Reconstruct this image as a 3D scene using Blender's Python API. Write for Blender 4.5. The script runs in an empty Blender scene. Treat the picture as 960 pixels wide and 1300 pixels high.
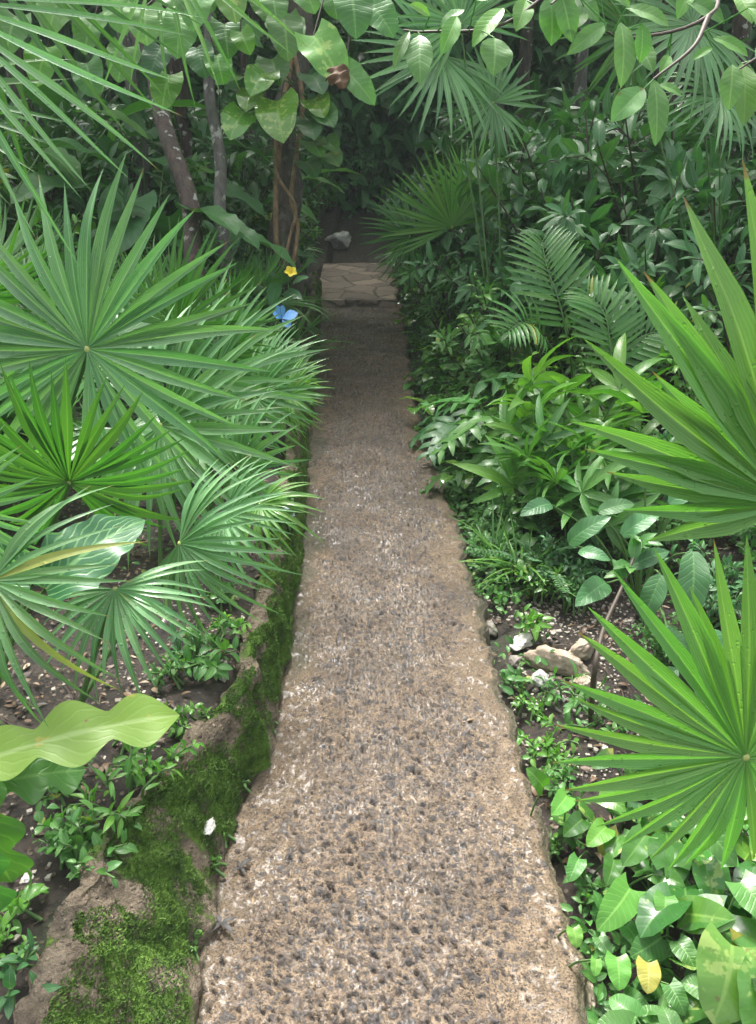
import bpy, bmesh, math, random
import numpy as np
from mathutils import Vector, Matrix, noise as mnoise

random.seed(7)
RNG = np.random.default_rng(7)
scene = bpy.context.scene
COL = scene.collection
R = math.radians
V3 = Vector

# ------------------------------------------------------------------ camera
CAM = V3((0, 0, 1.55)); PITCH = R(24.4); FPX = 1036.0; CU, CV = 480.0, 640.0
CF = V3((0, math.cos(PITCH), -math.sin(PITCH)))
CUP = V3((0, math.sin(PITCH), math.cos(PITCH)))
CR = V3((1, 0, 0))

def at(u, v, d):
    """world point seen at photo pixel (u, v), d metres along the view axis"""
    return CAM + CF * d + CR * ((u - CU) / FPX * d) + CUP * ((CV - v) / FPX * d)

def onz(u, v, z=0.0):
    r = CF + CR * ((u - CU) / FPX) + CUP * ((CV - v) / FPX)
    return CAM + r * ((z - CAM.z) / r.z)

cam_d = bpy.data.cameras.new('camera')
cam = bpy.data.objects.new('camera', cam_d); COL.objects.link(cam)
cam_d.sensor_fit = 'HORIZONTAL'; cam_d.sensor_width = 36; cam_d.lens = FPX / 960 * 36
cam_d.shift_y = -10 / 960
cam_d.clip_start = 0.05; cam_d.clip_end = 500
cam.location = CAM; cam.rotation_euler = (math.pi / 2 - PITCH, 0, 0)
scene.camera = cam

# ------------------------------------------------------------------ mesh builder
class MB:
    def __init__(s): s.V = []; s.F = []; s.U = []; s.K = []; s.n = 0
    def add(s, V, F, U=None, rnd=0.5):
        V = np.asarray(V, float); F = np.asarray(F, int)
        if U is None: U = np.zeros((len(V), 2))
        s.V.append(V); s.F.append(F + s.n); s.U.append(U)
        s.K.append(np.full(len(V), rnd) if np.isscalar(rnd) else np.asarray(rnd, float)); s.n += len(V)
    def mesh(s, name, mat, off=None):
        V = np.concatenate(s.V); F = np.concatenate(s.F); U = np.concatenate(s.U); K = np.concatenate(s.K)
        if off is not None: V = V - np.array(off)
        me = bpy.data.meshes.new(name)
        me.vertices.add(len(V)); me.vertices.foreach_set('co', V.astype(np.float32).ravel())
        me.loops.add(F.size); me.loops.foreach_set('vertex_index', F.astype(np.int32).ravel())
        me.polygons.add(len(F)); me.polygons.foreach_set('loop_start', np.arange(0, F.size, 4, dtype=np.int32))
        uv = me.uv_layers.new(name='UVMap'); uv.data.foreach_set('uv', U[F.ravel()].astype(np.float32).ravel())
        a = me.attributes.new('rnd', 'FLOAT', 'POINT'); a.data.foreach_set('value', K.astype(np.float32))
        me.update(calc_edges=True)
        me.polygons.foreach_set('use_smooth', np.ones(len(F), bool))
        me.materials.append(mat)
        return me

def obj(name, me, parent=None, loc=None):
    o = bpy.data.objects.new(name, me); COL.objects.link(o)
    if parent is not None: o.parent = parent
    if loc is not None: o.location = loc
    return o

def tag(o, label=None, cat=None, group=None, kind=None):
    if label: o['label'] = label
    if cat: o['category'] = cat
    if group: o['group'] = group
    if kind: o['kind'] = kind
    return o

def thing(name, label, cat, loc, group=None, rz=0, sc=1.0):
    o = bpy.data.objects.new(name, None); COL.objects.link(o)
    o.empty_display_size = .05; o.location = loc; o.rotation_euler = (0, 0, rz); o.scale = (sc, sc, sc)
    return tag(o, label, cat, group)

_gridc = {}
def gridF(a, b):
    if (a, b) not in _gridc:
        i, j = np.meshgrid(np.arange(a), np.arange(b), indexing='ij'); k = i * (b + 1) + j
        _gridc[(a, b)] = np.stack([k, k + 1, k + b + 2, k + b + 1], -1).reshape(-1, 4)
    return _gridc[(a, b)]

# ------------------------------------------------------------------ leaf blades
def sh_ellip(t): return np.sin(np.pi * np.clip(t, 0, 1)) ** .75
def sh_lance(t): return (t ** .55) * (1 - t) ** .8 / .55
def sh_ovate(t): return np.clip((t + .02) ** .5 * (1 - t) ** .75 / .53, 0, 1.05)
def sh_heart(t): return np.clip(np.minimum(1, .70 + 1.5 * t) * (.93 * (1 - t ** 2.7) ** .62 + .07 * (1 - t)), 0, 1)
def sh_obov(t): return np.clip(np.sin(np.pi * t ** 1.35) ** .8, 0, 1)
def sh_strap(t): return np.clip(np.minimum(1, .45 + 2 * t) * (1 - t ** 2.2) ** .8, 0, 1)
def sh_lobed(t): return np.clip(np.minimum(1, .5 + 1.2 * t) * np.clip((1 - t ** 9), 0, 1) ** .7 * (.50 + .64 * np.abs(np.cos(t * 10.2 + .75)) ** 1.3), .015, 1.3)
def sh_wavy(t): return np.clip(sh_strap(t) * (1 + .07 * np.sin(t * 30)), 0.01, 1.2)

def blade(L, W, shape, nl=8, S=(-1, -.5, 0, .5, 1), fold=.25, arch=.08, lobe=0., wave=0., wf=9., ph=0., curl=0., side=0.):
    t = np.linspace(0, 1, nl + 1)[:, None]; s = np.array(S)[None, :]
    hw = W * .5 * np.maximum(shape(t), .012)
    X = s * hw + side * L * t * t
    Y = t * L - lobe * L * np.abs(s) ** 1.6 * (1 - t) ** 4
    Z = fold * np.abs(s) * hw + arch * L * 4 * t * (1 - t) - curl * np.abs(s) ** 2 * hw
    if wave: Z = Z + wave * hw * np.abs(s) * np.sin(t * wf + ph + (s > 0) * 1.7)
    V = np.stack([X + 0 * Y, Y, Z], -1).reshape(-1, 3)
    U = np.stack([(s + 1) / 2 + 0 * t, t + 0 * s], -1).reshape(-1, 2)
    return V, gridF(nl, len(S) - 1), U

def frame(axis, nrm):
    y = V3(axis).normalized(); z = V3(nrm) - y * V3(nrm).dot(y)
    if z.length < 1e-4: z = V3((.3, .2, 1)) - y * V3((.3, .2, 1)).dot(y)
    z.normalize(); x = y.cross(z)
    return np.array([x, y, z])        # rows

def put(mb, tpl, pos, axis, nrm, sc=1.0, rnd=None):
    V, F, U = tpl
    mb.add(V * sc @ frame(axis, nrm) + np.array(pos), F, U, random.random() if rnd is None else rnd)

def tube(mb, pts, rad, k=6, rnd=.5):
    P = [V3(p) for p in pts]; n = len(P)
    if np.isscalar(rad): rad = [rad] * n
    ref = V3((.37, .21, .9)); V = []; U = []; L = 0
    for i in range(n):
        tdir = (P[min(i + 1, n - 1)] - P[max(i - 1, 0)]).normalized()
        x = tdir.cross(ref)
        if x.length < .05: x = tdir.cross(V3((1, 0, 0)))
        x.normalize(); y = tdir.cross(x)
        if i: L += (P[i] - P[i - 1]).length
        for j in range(k + 1):
            a = 2 * math.pi * j / k
            V.append(P[i] + (x * math.cos(a) + y * math.sin(a)) * rad[i]); U.append((j / k, L))
    mb.add(V, gridF(n - 1, k), np.array(U), rnd)

def curve(pts, n=10):
    P = [V3(p) for p in pts]; P = [P[0] * 2 - P[1]] + P + [P[-1] * 2 - P[-2]]; out = []
    for i in range(1, len(P) - 2):
        for k in range(n):
            t = k / n; a, b, c, d = P[i - 1:i + 3]
            out.append(.5 * ((2 * b) + (c - a) * t + (2 * a - 5 * b + 4 * c - d) * t * t + (3 * b - a - 3 * c + d) * t ** 3))
    return out + [P[-2]]

def rdir(el0=-20, el1=60):
    a = random.uniform(0, 2 * math.pi); e = R(random.uniform(el0, el1))
    return V3((math.cos(a) * math.cos(e), math.sin(a) * math.cos(e), math.sin(e)))

# ------------------------------------------------------------------ materials
class NT:
    def __init__(s, name):
        s.m = bpy.data.materials.new(name); s.m.use_nodes = True; s.t = s.m.node_tree; s.t.nodes.clear()
    def n(s, typ, **kw):
        x = s.t.nodes.new(typ)
        for k, v in kw.items(): setattr(x, k, v)
        return x
    def set(s, sock, v):
        if isinstance(v, bpy.types.NodeSocket): s.t.links.new(v, sock)
        elif isinstance(v, tuple) and len(v) == 3 and sock.type == 'RGBA': sock.default_value = (*v, 1)
        else: sock.default_value = v
    def math(s, op, a, b=0., c=None, clamp=False):
        x = s.n('ShaderNodeMath', operation=op, use_clamp=clamp); s.set(x.inputs[0], a); s.set(x.inputs[1], b)
        if c is not None: s.set(x.inputs[2], c)
        return x.outputs[0]
    def rng(s, v, a, b, c=0., d=1., sm=True):
        x = s.n('ShaderNodeMapRange', interpolation_type='SMOOTHSTEP' if sm else 'LINEAR')
        for i, q in enumerate((v, a, b, c, d)): s.set(x.inputs[i], q)
        return x.outputs[0]
    def mix(s, f, a, b, bt='MIX'):
        x = s.n('ShaderNodeMix', data_type='RGBA', blend_type=bt); s.set(x.inputs[0], f); s.set(x.inputs[6], a); s.set(x.inputs[7], b)
        return x.outputs[2]
    def noise(s, co, sc, det=3, rough=.55, out=0):
        x = s.n('ShaderNodeTexNoise'); x.inputs['Scale'].default_value = sc; x.inputs['Detail'].default_value = det
        x.inputs['Roughness'].default_value = rough; s.set(x.inputs['Vector'], co); return x.outputs[out]
    def vor(s, co, sc, feat='F1', out='Distance', rnd=1.):
        x = s.n('ShaderNodeTexVoronoi', feature=feat); x.inputs['Scale'].default_value = sc
        x.inputs['Randomness'].default_value = rnd; s.set(x.inputs['Vector'], co); return x.outputs[out]
    def co(s, w='Object'): return s.n('ShaderNodeTexCoord').outputs[w]
    def attr(s, a): return s.n('ShaderNodeAttribute', attribute_name=a).outputs['Fac']
    def bump(s, h, st=.3, dist=.01, nrm=None):
        x = s.n('ShaderNodeBump'); x.inputs['Strength'].default_value = st; x.inputs['Distance'].default_value = dist
        s.set(x.inputs['Height'], h)
        if nrm: s.set(x.inputs['Normal'], nrm)
        return x.outputs[0]
    def bsdf(s, col, rough=.5, nrm=None, spec=.5, coat=0., coatr=.1):
        b = s.n('ShaderNodeBsdfPrincipled'); s.set(b.inputs['Base Color'], col); s.set(b.inputs['Roughness'], rough)
        s.set(b.inputs['Specular IOR Level'], spec); s.set(b.inputs['Coat Weight'], coat); s.set(b.inputs['Coat Roughness'], coatr)
        if nrm: s.set(b.inputs['Normal'], nrm)
        return b.outputs[0]
    def out(s, sh):
        o = s.n('ShaderNodeOutputMaterial'); s.t.links.new(sh, o.inputs[0]); return s.m

def leaf_mat(name, c1, c2, vein, veins=9, va=.35, slope=.45, rough=.36, trans=.28, kind='side', yellow=None, ythr=.94,
             varieg=None, vthr=.56, vb=.35, drops=0., spots=0., coat=.12, ribw=.08, tip=None):
    t = NT(name); uvn = t.n('ShaderNodeUVMap'); sp = t.n('ShaderNodeSeparateXYZ'); t.set(sp.inputs[0], uvn.outputs[0])
    u, v = sp.outputs[0], sp.outputs[1]
    u0, v0 = u, v; wn = t.math('SUBTRACT', t.noise(t.co(), 45., 2), .5); v = t.math('ADD', v, t.math('MULTIPLY', wn, .07))
    rnd = t.attr('rnd'); oi = t.n('ShaderNodeObjectInfo').outputs['Random']; co = t.co()
    a = t.math('MULTIPLY', t.math('ABSOLUTE', t.math('SUBTRACT', u, .5)), 2.)
    rib = t.rng(a, ribw * .4, ribw * 1.3, 1., 0.)
    if kind == 'side':
        fr = t.math('FRACT', t.math('MULTIPLY', t.math('SUBTRACT', v, t.math('MULTIPLY', a, slope * .4)), float(veins)))
        line = t.rng(t.math('ABSOLUTE', t.math('SUBTRACT', fr, .5)), .02, .2, 1., 0.)
    else:
        fr = t.math('FRACT', t.math('MULTIPLY', u, 9.))
        line = t.rng(t.math('ABSOLUTE', t.math('SUBTRACT', fr, .5)), .05, .35, 1., 0.)
    nz = t.noise(co, 9., 4)
    fac = t.math('ADD', t.math('MULTIPLY', rnd, .65), t.math('MULTIPLY', t.math('SUBTRACT', nz, .35), .75), clamp=True)
    col = t.mix(fac, c1, c2)
    if varieg:
        n2 = t.noise(t.n('ShaderNodeMapping').outputs[0], 1.)  # placeholder socket replaced below
        mp = n2.node.inputs['Vector'].links[0].from_node; t.set(mp.inputs[0], co); mp.inputs['Scale'].default_value = (26, 26, 26)
        m = t.rng(t.math('ADD', n2, t.math('MULTIPLY', t.math('SUBTRACT', rnd, .5), .14)), vthr, vthr + .06)
        col = t.mix(t.math('MULTIPLY', m, .85), col, varieg)
    col = t.mix(t.math('MULTIPLY', line, va), col, vein)
    col = t.mix(t.math('MULTIPLY', rib, .8), col, vein)
    if yellow:
        m = t.rng(t.math('ADD', rnd, t.math('MULTIPLY', t.math('SUBTRACT', nz, .5), .05)), ythr, ythr + .02)
        col = t.mix(t.math('MULTIPLY', m, .85), col, yellow)
    if tip:
        m = t.math('MULTIPLY', t.rng(t.math('ADD', v, t.math('MULTIPLY', nz, .06)), .97, 1.01), t.rng(rnd, .35, .5))
        col = t.mix(m, col, tip)
    if spots:
        m = t.rng(t.math('ADD', t.noise(co, 38., 2), t.math('MULTIPLY', t.math('SUBTRACT', rnd, .5), .2)), .72, .76)
        col = t.mix(t.math('MULTIPLY', m, spots), col, (.16, .09, .03))
    hs = t.n('ShaderNodeHueSaturation'); t.set(hs.inputs['Color'], col)
    t.set(hs.inputs['Value'], t.math('ADD', .78, t.math('ADD', t.math('MULTIPLY', oi, .2), t.math('MULTIPLY', t.math('FRACT', t.math('MULTIPLY', rnd, 7.31)), .32))))
    t.set(hs.inputs['Hue'], t.math('ADD', .488, t.math('MULTIPLY', t.math('FRACT', t.math('MULTIPLY', rnd, 13.7)), .022)))
    col = hs.outputs[0]
    h = t.math('ADD', t.math('MULTIPLY', line, -.5), t.math('MULTIPLY', nz, .6))
    nr = t.bump(h, vb, .003)
    if drops:
        vd = t.vor(co, 95.); dm = t.rng(vd, .12, .34, 1., 0.); gate = t.rng(t.noise(co, 22., 1), .5, .58)
        nr = t.bump(t.math('MULTIPLY', dm, gate), drops, .004, nr)
    sh = t.bsdf(col, t.math('ADD', rough - .1, t.math('MULTIPLY', t.noise(co, 30., 2), .2)), nr, .5, coat, .12)
    tr = t.n('ShaderNodeBsdfTranslucent'); t.set(tr.inputs[0], t.mix(1., col, (1.25, 1.5, .55), 'MULTIPLY')); t.set(tr.inputs[1], nr)
    mx = t.n('ShaderNodeMixShader'); mx.inputs[0].default_value = trans; t.t.links.new(sh, mx.inputs[1]); t.t.links.new(tr.outputs[0], mx.inputs[2])
    return t.out(mx.outputs[0])

YEL = (.42, .36, .05)
M = {}
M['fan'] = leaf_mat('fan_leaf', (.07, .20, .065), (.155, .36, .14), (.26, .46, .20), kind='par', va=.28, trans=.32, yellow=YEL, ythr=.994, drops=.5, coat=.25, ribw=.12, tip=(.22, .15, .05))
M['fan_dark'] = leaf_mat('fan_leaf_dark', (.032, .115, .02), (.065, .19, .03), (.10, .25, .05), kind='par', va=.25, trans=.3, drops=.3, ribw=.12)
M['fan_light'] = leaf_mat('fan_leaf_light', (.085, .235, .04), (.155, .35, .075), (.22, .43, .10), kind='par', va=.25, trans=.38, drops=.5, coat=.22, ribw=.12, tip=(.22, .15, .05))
M['fan_yellow'] = leaf_mat('fan_leaf_yellowing', (.06, .18, .06), (.13, .29, .09), (.2, .36, .11), kind='par', va=.25, trans=.3, yellow=(.30, .34, .06), ythr=.9, drops=.4, coat=.25, ribw=.12, tip=(.25, .16, .04))
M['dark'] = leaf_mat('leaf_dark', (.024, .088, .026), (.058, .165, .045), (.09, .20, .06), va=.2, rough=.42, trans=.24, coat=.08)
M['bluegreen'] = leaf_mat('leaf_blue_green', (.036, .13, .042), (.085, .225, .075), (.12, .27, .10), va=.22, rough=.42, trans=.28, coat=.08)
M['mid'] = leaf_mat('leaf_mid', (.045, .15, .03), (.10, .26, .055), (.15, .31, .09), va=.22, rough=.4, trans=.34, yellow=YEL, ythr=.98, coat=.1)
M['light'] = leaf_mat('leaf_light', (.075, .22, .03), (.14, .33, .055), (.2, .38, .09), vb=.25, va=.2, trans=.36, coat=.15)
M['pale'] = leaf_mat('leaf_pale', (.08, .21, .05), (.13, .29, .075), (.20, .37, .12), veins=8, vb=.2, va=.22, trans=.42, rough=.4, coat=.12, spots=.5)
M['pothos'] = leaf_mat('leaf_pothos', (.03, .105, .02), (.065, .19, .034), (.10, .22, .05), veins=6, vb=.12, va=.08, rough=.25, trans=.28, varieg=(.26, .34, .10), vthr=.6, coat=.4, yellow=YEL, ythr=.97)
M['pothos_gold'] = leaf_mat('leaf_golden_pothos', (.07, .19, .03), (.14, .31, .045), (.22, .38, .08), veins=6, vb=.12, va=.1, rough=.25, trans=.3, varieg=(.30, .42, .11), vthr=.6, coat=.4, spots=.6)
M['yellow'] = leaf_mat('leaf_yellow', (.30, .30, .05), (.42, .40, .09), (.42, .42, .14), va=.2, rough=.32, trans=.3, spots=.9, coat=.2)
M['bird'] = leaf_mat('leaf_birdnest', (.12, .235, .022), (.20, .33, .04), (.28, .40, .13), veins=9, vb=.12, va=.08, slope=.7, rough=.42, trans=.33, coat=.12, spots=.9, varieg=(.33, .30, .05), vthr=.63, yellow=(.36, .3, .04), ythr=.9, ribw=.1)
M['elephant'] = leaf_mat('leaf_elephant', (.018, .085, .03), (.04, .14, .045), (.16, .30, .11), veins=8, va=.55, slope=1.2, rough=.4, trans=.2, coat=.06, ribw=.07)

def stem_mat(name, c1, c2, sc=20., rough=.6):
    t = NT(name); co = t.co(); n = t.noise(co, sc, 5)
    col = t.mix(n, c1, c2)
    return t.out(t.bsdf(col, rough, t.bump(n, .4, .004)))
M['green_stem'] = stem_mat('green_stem', (.05, .12, .03), (.10, .19, .05))
M['brown_stem'] = stem_mat('brown_stem', (.035, .025, .018), (.09, .065, .045))
M['dark_stem'] = stem_mat('dark_stem', (.02, .03, .012), (.05, .06, .03))
M['hub'] = stem_mat('palm_hub', (.28, .36, .09), (.42, .44, .15))

def bark_mat(name, c1, c2, lichen=.0, green=.3, zs=.25):
    t = NT(name); co = t.co(); mp = t.n('ShaderNodeMapping'); t.set(mp.inputs[0], co); mp.inputs['Scale'].default_value = (1, 1, zs)
    n = t.noise(mp.outputs[0], 28., 6, .65); col = t.mix(t.rng(n, .3, .7), c1, c2)
    g = t.rng(t.noise(co, 7., 4), .5, .66); col = t.mix(t.math('MULTIPLY', g, green), col, (.035, .07, .025))
    if lichen:
        l = t.rng(t.noise(co, 13., 3), .6, .66); col = t.mix(t.math('MULTIPLY', l, lichen), col, (.42, .43, .37))
    return t.out(t.bsdf(col, .75, t.bump(n, .9, .02)))
M['bark_red'] = bark_mat('bark_red', (.022, .014, .012), (.085, .056, .044), .75, .2)
M['bark_grey'] = bark_mat('bark_grey', (.045, .042, .036), (.125, .115, .10), .6, .35)
M['bark_dark'] = bark_mat('bark_dark', (.02, .016, .012), (.085, .065, .048), .12, .35)
M['vine'] = bark_mat('vine_bark', (.10, .065, .03), (.26, .17, .085), .1, .2)
M['hemp'] = bark_mat('palm_trunk_fibre', (.06, .045, .03), (.17, .13, .09), .1, .2, 3.)

def rock_mat(name, c1, c2, dark=(.07, .06, .05), moss=.0):
    t = NT(name); co = t.co(); n = t.noise(co, 14., 7, .65); col = t.mix(t.rng(n, .3, .7), c1, c2)
    p = t.rng(t.vor(co, 38.), .05, .3, 1., 0.); q = t.math('MULTIPLY', p, t.rng(t.noise(co, 20., 2), .45, .6))
    col = t.mix(t.math('MULTIPLY', q, .7), col, dark)
    if moss: col = t.mix(t.math('MULTIPLY', t.rng(t.noise(co, 9., 3), .55, .62), moss), col, (.04, .09, .02))
    return t.out(t.bsdf(col, .7, t.bump(t.math('SUBTRACT', n, t.math('MULTIPLY', q, .5)), .8, .015)))
M['rock_tan'] = rock_mat('rock_tan', (.26, .20, .14), (.50, .42, .33))
M['rock_white'] = rock_mat('rock_white', (.42, .40, .36), (.68, .66, .62))
M['rock_grey'] = rock_mat('rock_grey', (.13, .115, .10), (.28, .25, .21), moss=.5)

def soil_mat():
    t = NT('soil'); co = t.co(); n = t.noise(co, 26., 9, .75); n2 = t.noise(co, 3., 3)
    col = t.mix(t.rng(n, .3, .7), (.010, .0075, .006), (.055, .04, .03))
    chips = t.vor(co, 55., out='Distance'); cc = t.vor(co, 55., out='Color')
    sep = t.n('ShaderNodeSeparateColor'); t.set(sep.inputs[0], cc)
    m = t.math('MULTIPLY', t.rng(chips, .2, .4, 1., 0.), t.rng(sep.outputs[0], .45, .5))
    m = t.math('MULTIPLY', m, t.rng(n2, .4, .6, .25, 1.))
    col = t.mix(m, col, t.mix(sep.outputs[1], (.10, .065, .04), (.34, .28, .21)))
    g = t.rng(t.noise(co, 2.3, 5), .58, .68); col = t.mix(t.math('MULTIPLY', g, .5), col, (.03, .06, .02))
    return t.out(t.bsdf(col, t.rng(n, .3, .7, .45, .8), t.bump(t.math('ADD', n, t.math('MULTIPLY', m, .4)), 1., .02)))
M['soil'] = soil_mat()

def path_mat():
    t = NT('exposed_aggregate'); co = t.co(); peb = t.attr('peb'); rnd = t.attr('rnd')
    n = t.noise(co, 30., 6, .7); big = t.noise(co, 2.2, 4); fine = t.noise(co, 190., 3, .6)
    cem = t.mix(t.rng(n, .3, .7), (.13, .09, .055), (.285, .207, .132))
    cem = t.mix(t.rng(fine, .48, .62), cem, (.06, .048, .04))
    stain = t.rng(t.math('ADD', big, t.math('MULTIPLY', t.math('SUBTRACT', n, .5), .3)), .5, .68)
    cem = t.mix(t.math('MULTIPLY', stain, .8), cem, (.075, .056, .038))
    ramp = t.n('ShaderNodeValToRGB'); e = ramp.color_ramp.elements
    e[0].position = 0; e[0].color = (.04, .036, .036, 1); e[1].position = 1; e[1].color = (.19, .138, .095, 1)
    for p, c in ((.3, (.08, .07, .066)), (.45, (.11, .083, .062)), (.6, (.055, .05, .048)), (.8, (.15, .11, .08))):
        q = e.new(p); q.color = (*c, 1)
    t.set(ramp.inputs[0], rnd)
    pc = t.mix(t.rng(n, .35, .7), ramp.outputs[0], t.mix(.3, ramp.outputs[0], (.17, .125, .085)))
    col = t.mix(t.rng(peb, .12, .5), cem, pc)
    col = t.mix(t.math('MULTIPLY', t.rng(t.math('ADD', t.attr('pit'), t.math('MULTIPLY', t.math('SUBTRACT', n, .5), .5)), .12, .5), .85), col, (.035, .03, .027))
    alg = t.rng(t.math('ADD', t.attr('edge'), t.math('MULTIPLY', t.math('SUBTRACT', big, .5), 1.6)), .62, 1.0)
    col = t.mix(t.math('MULTIPLY', alg, .6), col, (.05, .055, .03))
    wet = t.rng(t.noise(co, 6., 4), .35, .62)
    ro = t.math('SUBTRACT', t.math('ADD', .48, t.math('MULTIPLY', fine, .2)), t.math('MULTIPLY', wet, .2))
    h = t.math('ADD', t.math('MULTIPLY', n, .6), t.math('ADD', t.math('MULTIPLY', fine, .8), t.math('MULTIPLY', t.noise(co, 95., 5, .7), 1.2)))
    return t.out(t.bsdf(col, ro, t.bump(h, 1., .006), .5, t.math('MULTIPLY', wet, .36), .3))
M['path'] = path_mat()

def wall_mat():
    t = NT('mossy_mortar'); co = t.co(); n = t.noise(co, 16., 7, .7); fine = t.noise(co, 90., 4, .7)
    col = t.mix(t.rng(n, .3, .7), (.13, .10, .07), (.36, .29, .21))
    col = t.mix(t.math('MULTIPLY', t.rng(t.noise(co, 9., 5, .7), .5, .64), .75), col, (.07, .06, .045))
    gv = t.vor(co, 75.); gc = t.n('ShaderNodeSeparateColor'); t.set(gc.inputs[0], t.vor(co, 75., out='Color'))
    gm_ = t.math('MULTIPLY', t.rng(gv, .15, .42, 1., 0.), t.rng(gc.outputs[0], .4, .5)); col = t.mix(t.math('MULTIPLY', gm_, .7), col, t.mix(gc.outputs[1], (.05, .042, .034), (.42, .34, .25)))
    n = t.math('ADD', n, t.math('MULTIPLY', gm_, .5))
    m = t.rng(t.math('ADD', t.attr('moss'), t.math('MULTIPLY', t.math('SUBTRACT', t.noise(co, 12., 7, .8), .5), 2.4)), .42, .62)
    mc = t.mix(t.rng(t.noise(co, 24., 5), .35, .65), (.035, .085, .012), (.13, .25, .03))
    col = t.mix(t.math('MULTIPLY', m, .95), col, mc)
    return t.out(t.bsdf(col, .8, t.bump(t.math('ADD', n, t.math('ADD', fine, t.math('MULTIPLY', m, .5))), 1., .03), .3))
M['wall'] = wall_mat()
def moss_mat():
    t = NT('moss'); rnd = t.attr('rnd'); col = t.mix(rnd, (.035, .085, .014), (.14, .25, .05))
    return t.out(t.bsdf(col, .8, None, .2))
M['moss'] = moss_mat()
def flag_mat():
    t = NT('flagstone'); co = t.co(); e = t.vor(co, 3.4, 'DISTANCE_TO_EDGE'); c = t.vor(co, 3.4, out='Color'); n = t.noise(co, 20., 6, .7)
    sp = t.n('ShaderNodeSeparateColor'); t.set(sp.inputs[0], c)
    col = t.mix(t.rng(t.math('ADD', t.math('MULTIPLY', sp.outputs[0], .6), t.math('MULTIPLY', n, .5)), .2, .9), (.14, .105, .08), (.32, .245, .18))
    j = t.rng(t.math('ADD', e, t.math('MULTIPLY', t.math('SUBTRACT', n, .5), .09)), .015, .06, 1., 0.)
    col = t.mix(t.math('MULTIPLY', j, .7), col, (.085, .07, .05))
    return t.out(t.bsdf(col, .5, t.bump(t.math('SUBTRACT', n, t.math('MULTIPLY', j, 2.)), .8, .012)))
M['flag'] = flag_mat()
def litter_mat():
    t = NT('litter'); rnd = t.attr('rnd'); r = t.n('ShaderNodeValToRGB'); e = r.color_ramp.elements
    e[0].color = (.02, .013, .01, 1); e[1].position = 1; e[1].color = (.30, .22, .14, 1)
    for p, c in ((.3, (.045, .028, .018)), (.55, (.09, .052, .03)), (.8, (.14, .085, .045)), (.92, (.2, .13, .06))):
        q = e.new(p); q.color = (*c, 1)
    t.set(r.inputs[0], rnd); return t.out(t.bsdf(r.outputs[0], .55))
M['litter'] = litter_mat()
def flat_mat(name, c, rough=.5, trans=0., sc=60., var=.25):
    t = NT(name); n = t.noise(t.co(), sc, 3); d = tuple(x * (1 - var) for x in c)
    col = t.mix(n, d, c); sh = t.bsdf(col, rough)
    if trans:
        tr = t.n('ShaderNodeBsdfTranslucent'); t.set(tr.inputs[0], col); mx = t.n('ShaderNodeMixShader'); mx.inputs[0].default_value = trans
        t.t.links.new(sh, mx.inputs[1]); t.t.links.new(tr.outputs[0], mx.inputs[2]); sh = mx.outputs[0]
    return t.out(sh)
M['petal'] = flat_mat('yellow_petal', (.85, .66, .02), .5, .3)
M['white_petal'] = flat_mat('lilac_petal', (.62, .6, .78), .5, .3)
M['blue_wing'] = flat_mat('blue_wing', (.16, .42, .85), .35, .15, 90., .5)
M['dark_wing'] = flat_mat('dark_wing_edge', (.02, .025, .05), .5)
M['insect'] = flat_mat('insect_body', (.03, .025, .025), .6)
M['brown_leaf'] = flat_mat('withered_leaf', (.19, .11, .055), .7, .1, 40., .6)
M['wet_dark'] = flat_mat('wet_dark_leaf', (.028, .024, .022), .6, 0, 60., .5)
M['gravel'] = rock_mat('gravel', (.20, .17, .13), (.46, .42, .36))

# ------------------------------------------------------------------ path edges, terrain
def edge(px, z=0.):
    P = sorted([onz(u, v, z) for u, v in px], key=lambda p: p.y)
    return np.array([p.y for p in P]), np.array([p.x for p in P])
EL = edge([(232, 1300), (250, 1200), (266, 1130), (305, 1005), (330, 975), (345, 900), (362, 830), (375, 730), (384, 640), (390, 560), (396, 500), (403, 430), (406, 392), (407, 384)])
ER = edge([(758, 1300), (737, 1220), (700, 1110), (668, 980), (640, 880), (618, 800), (598, 720), (575, 640), (545, 570), (527, 510), (520, 460), (512, 400), (509, 384)])
Y_STEP = float(EL[0][-1])
def extrap(E, y):
    y = np.asarray(y, float); r = np.interp(y, *E)
    s = (E[1][1] - E[1][0]) / (E[0][1] - E[0][0]); return np.where(y < E[0][0], E[1][0] + (y - E[0][0]) * s * .6, r)
def xl(y): return extrap(EL, y)
def xr(y): return extrap(ER, y)
def sstep(x, a, b):
    t = np.clip((x - a) / (b - a), 0, 1); return t * t * (3 - 2 * t)
def vnoise(x, y, sc, seed=0):
    """smooth value noise, vectorised"""
    x = np.asarray(x, float) * sc + 17.3 * seed; y = np.asarray(y, float) * sc - 9.1 * seed
    xi = np.floor(x); yi = np.floor(y); fx = x - xi; fy = y - yi; fx = fx * fx * (3 - 2 * fx); fy = fy * fy * (3 - 2 * fy)
    def h(a, b):
        q = np.sin(a * 127.1 + b * 311.7 + seed * 74.7) * 43758.5453; return q - np.floor(q)
    return (h(xi, yi) * (1 - fx) + h(xi + 1, yi) * fx) * (1 - fy) + (h(xi, yi + 1) * (1 - fx) + h(xi + 1, yi + 1) * fx) * fy
def fbm(x, y, sc, seed=0, o=4):
    r = 0; a = .5
    for i in range(o): r = r + a * vnoise(x, y, sc * 2 ** i, seed + i); a *= .5
    return r
BANK = .20
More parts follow.
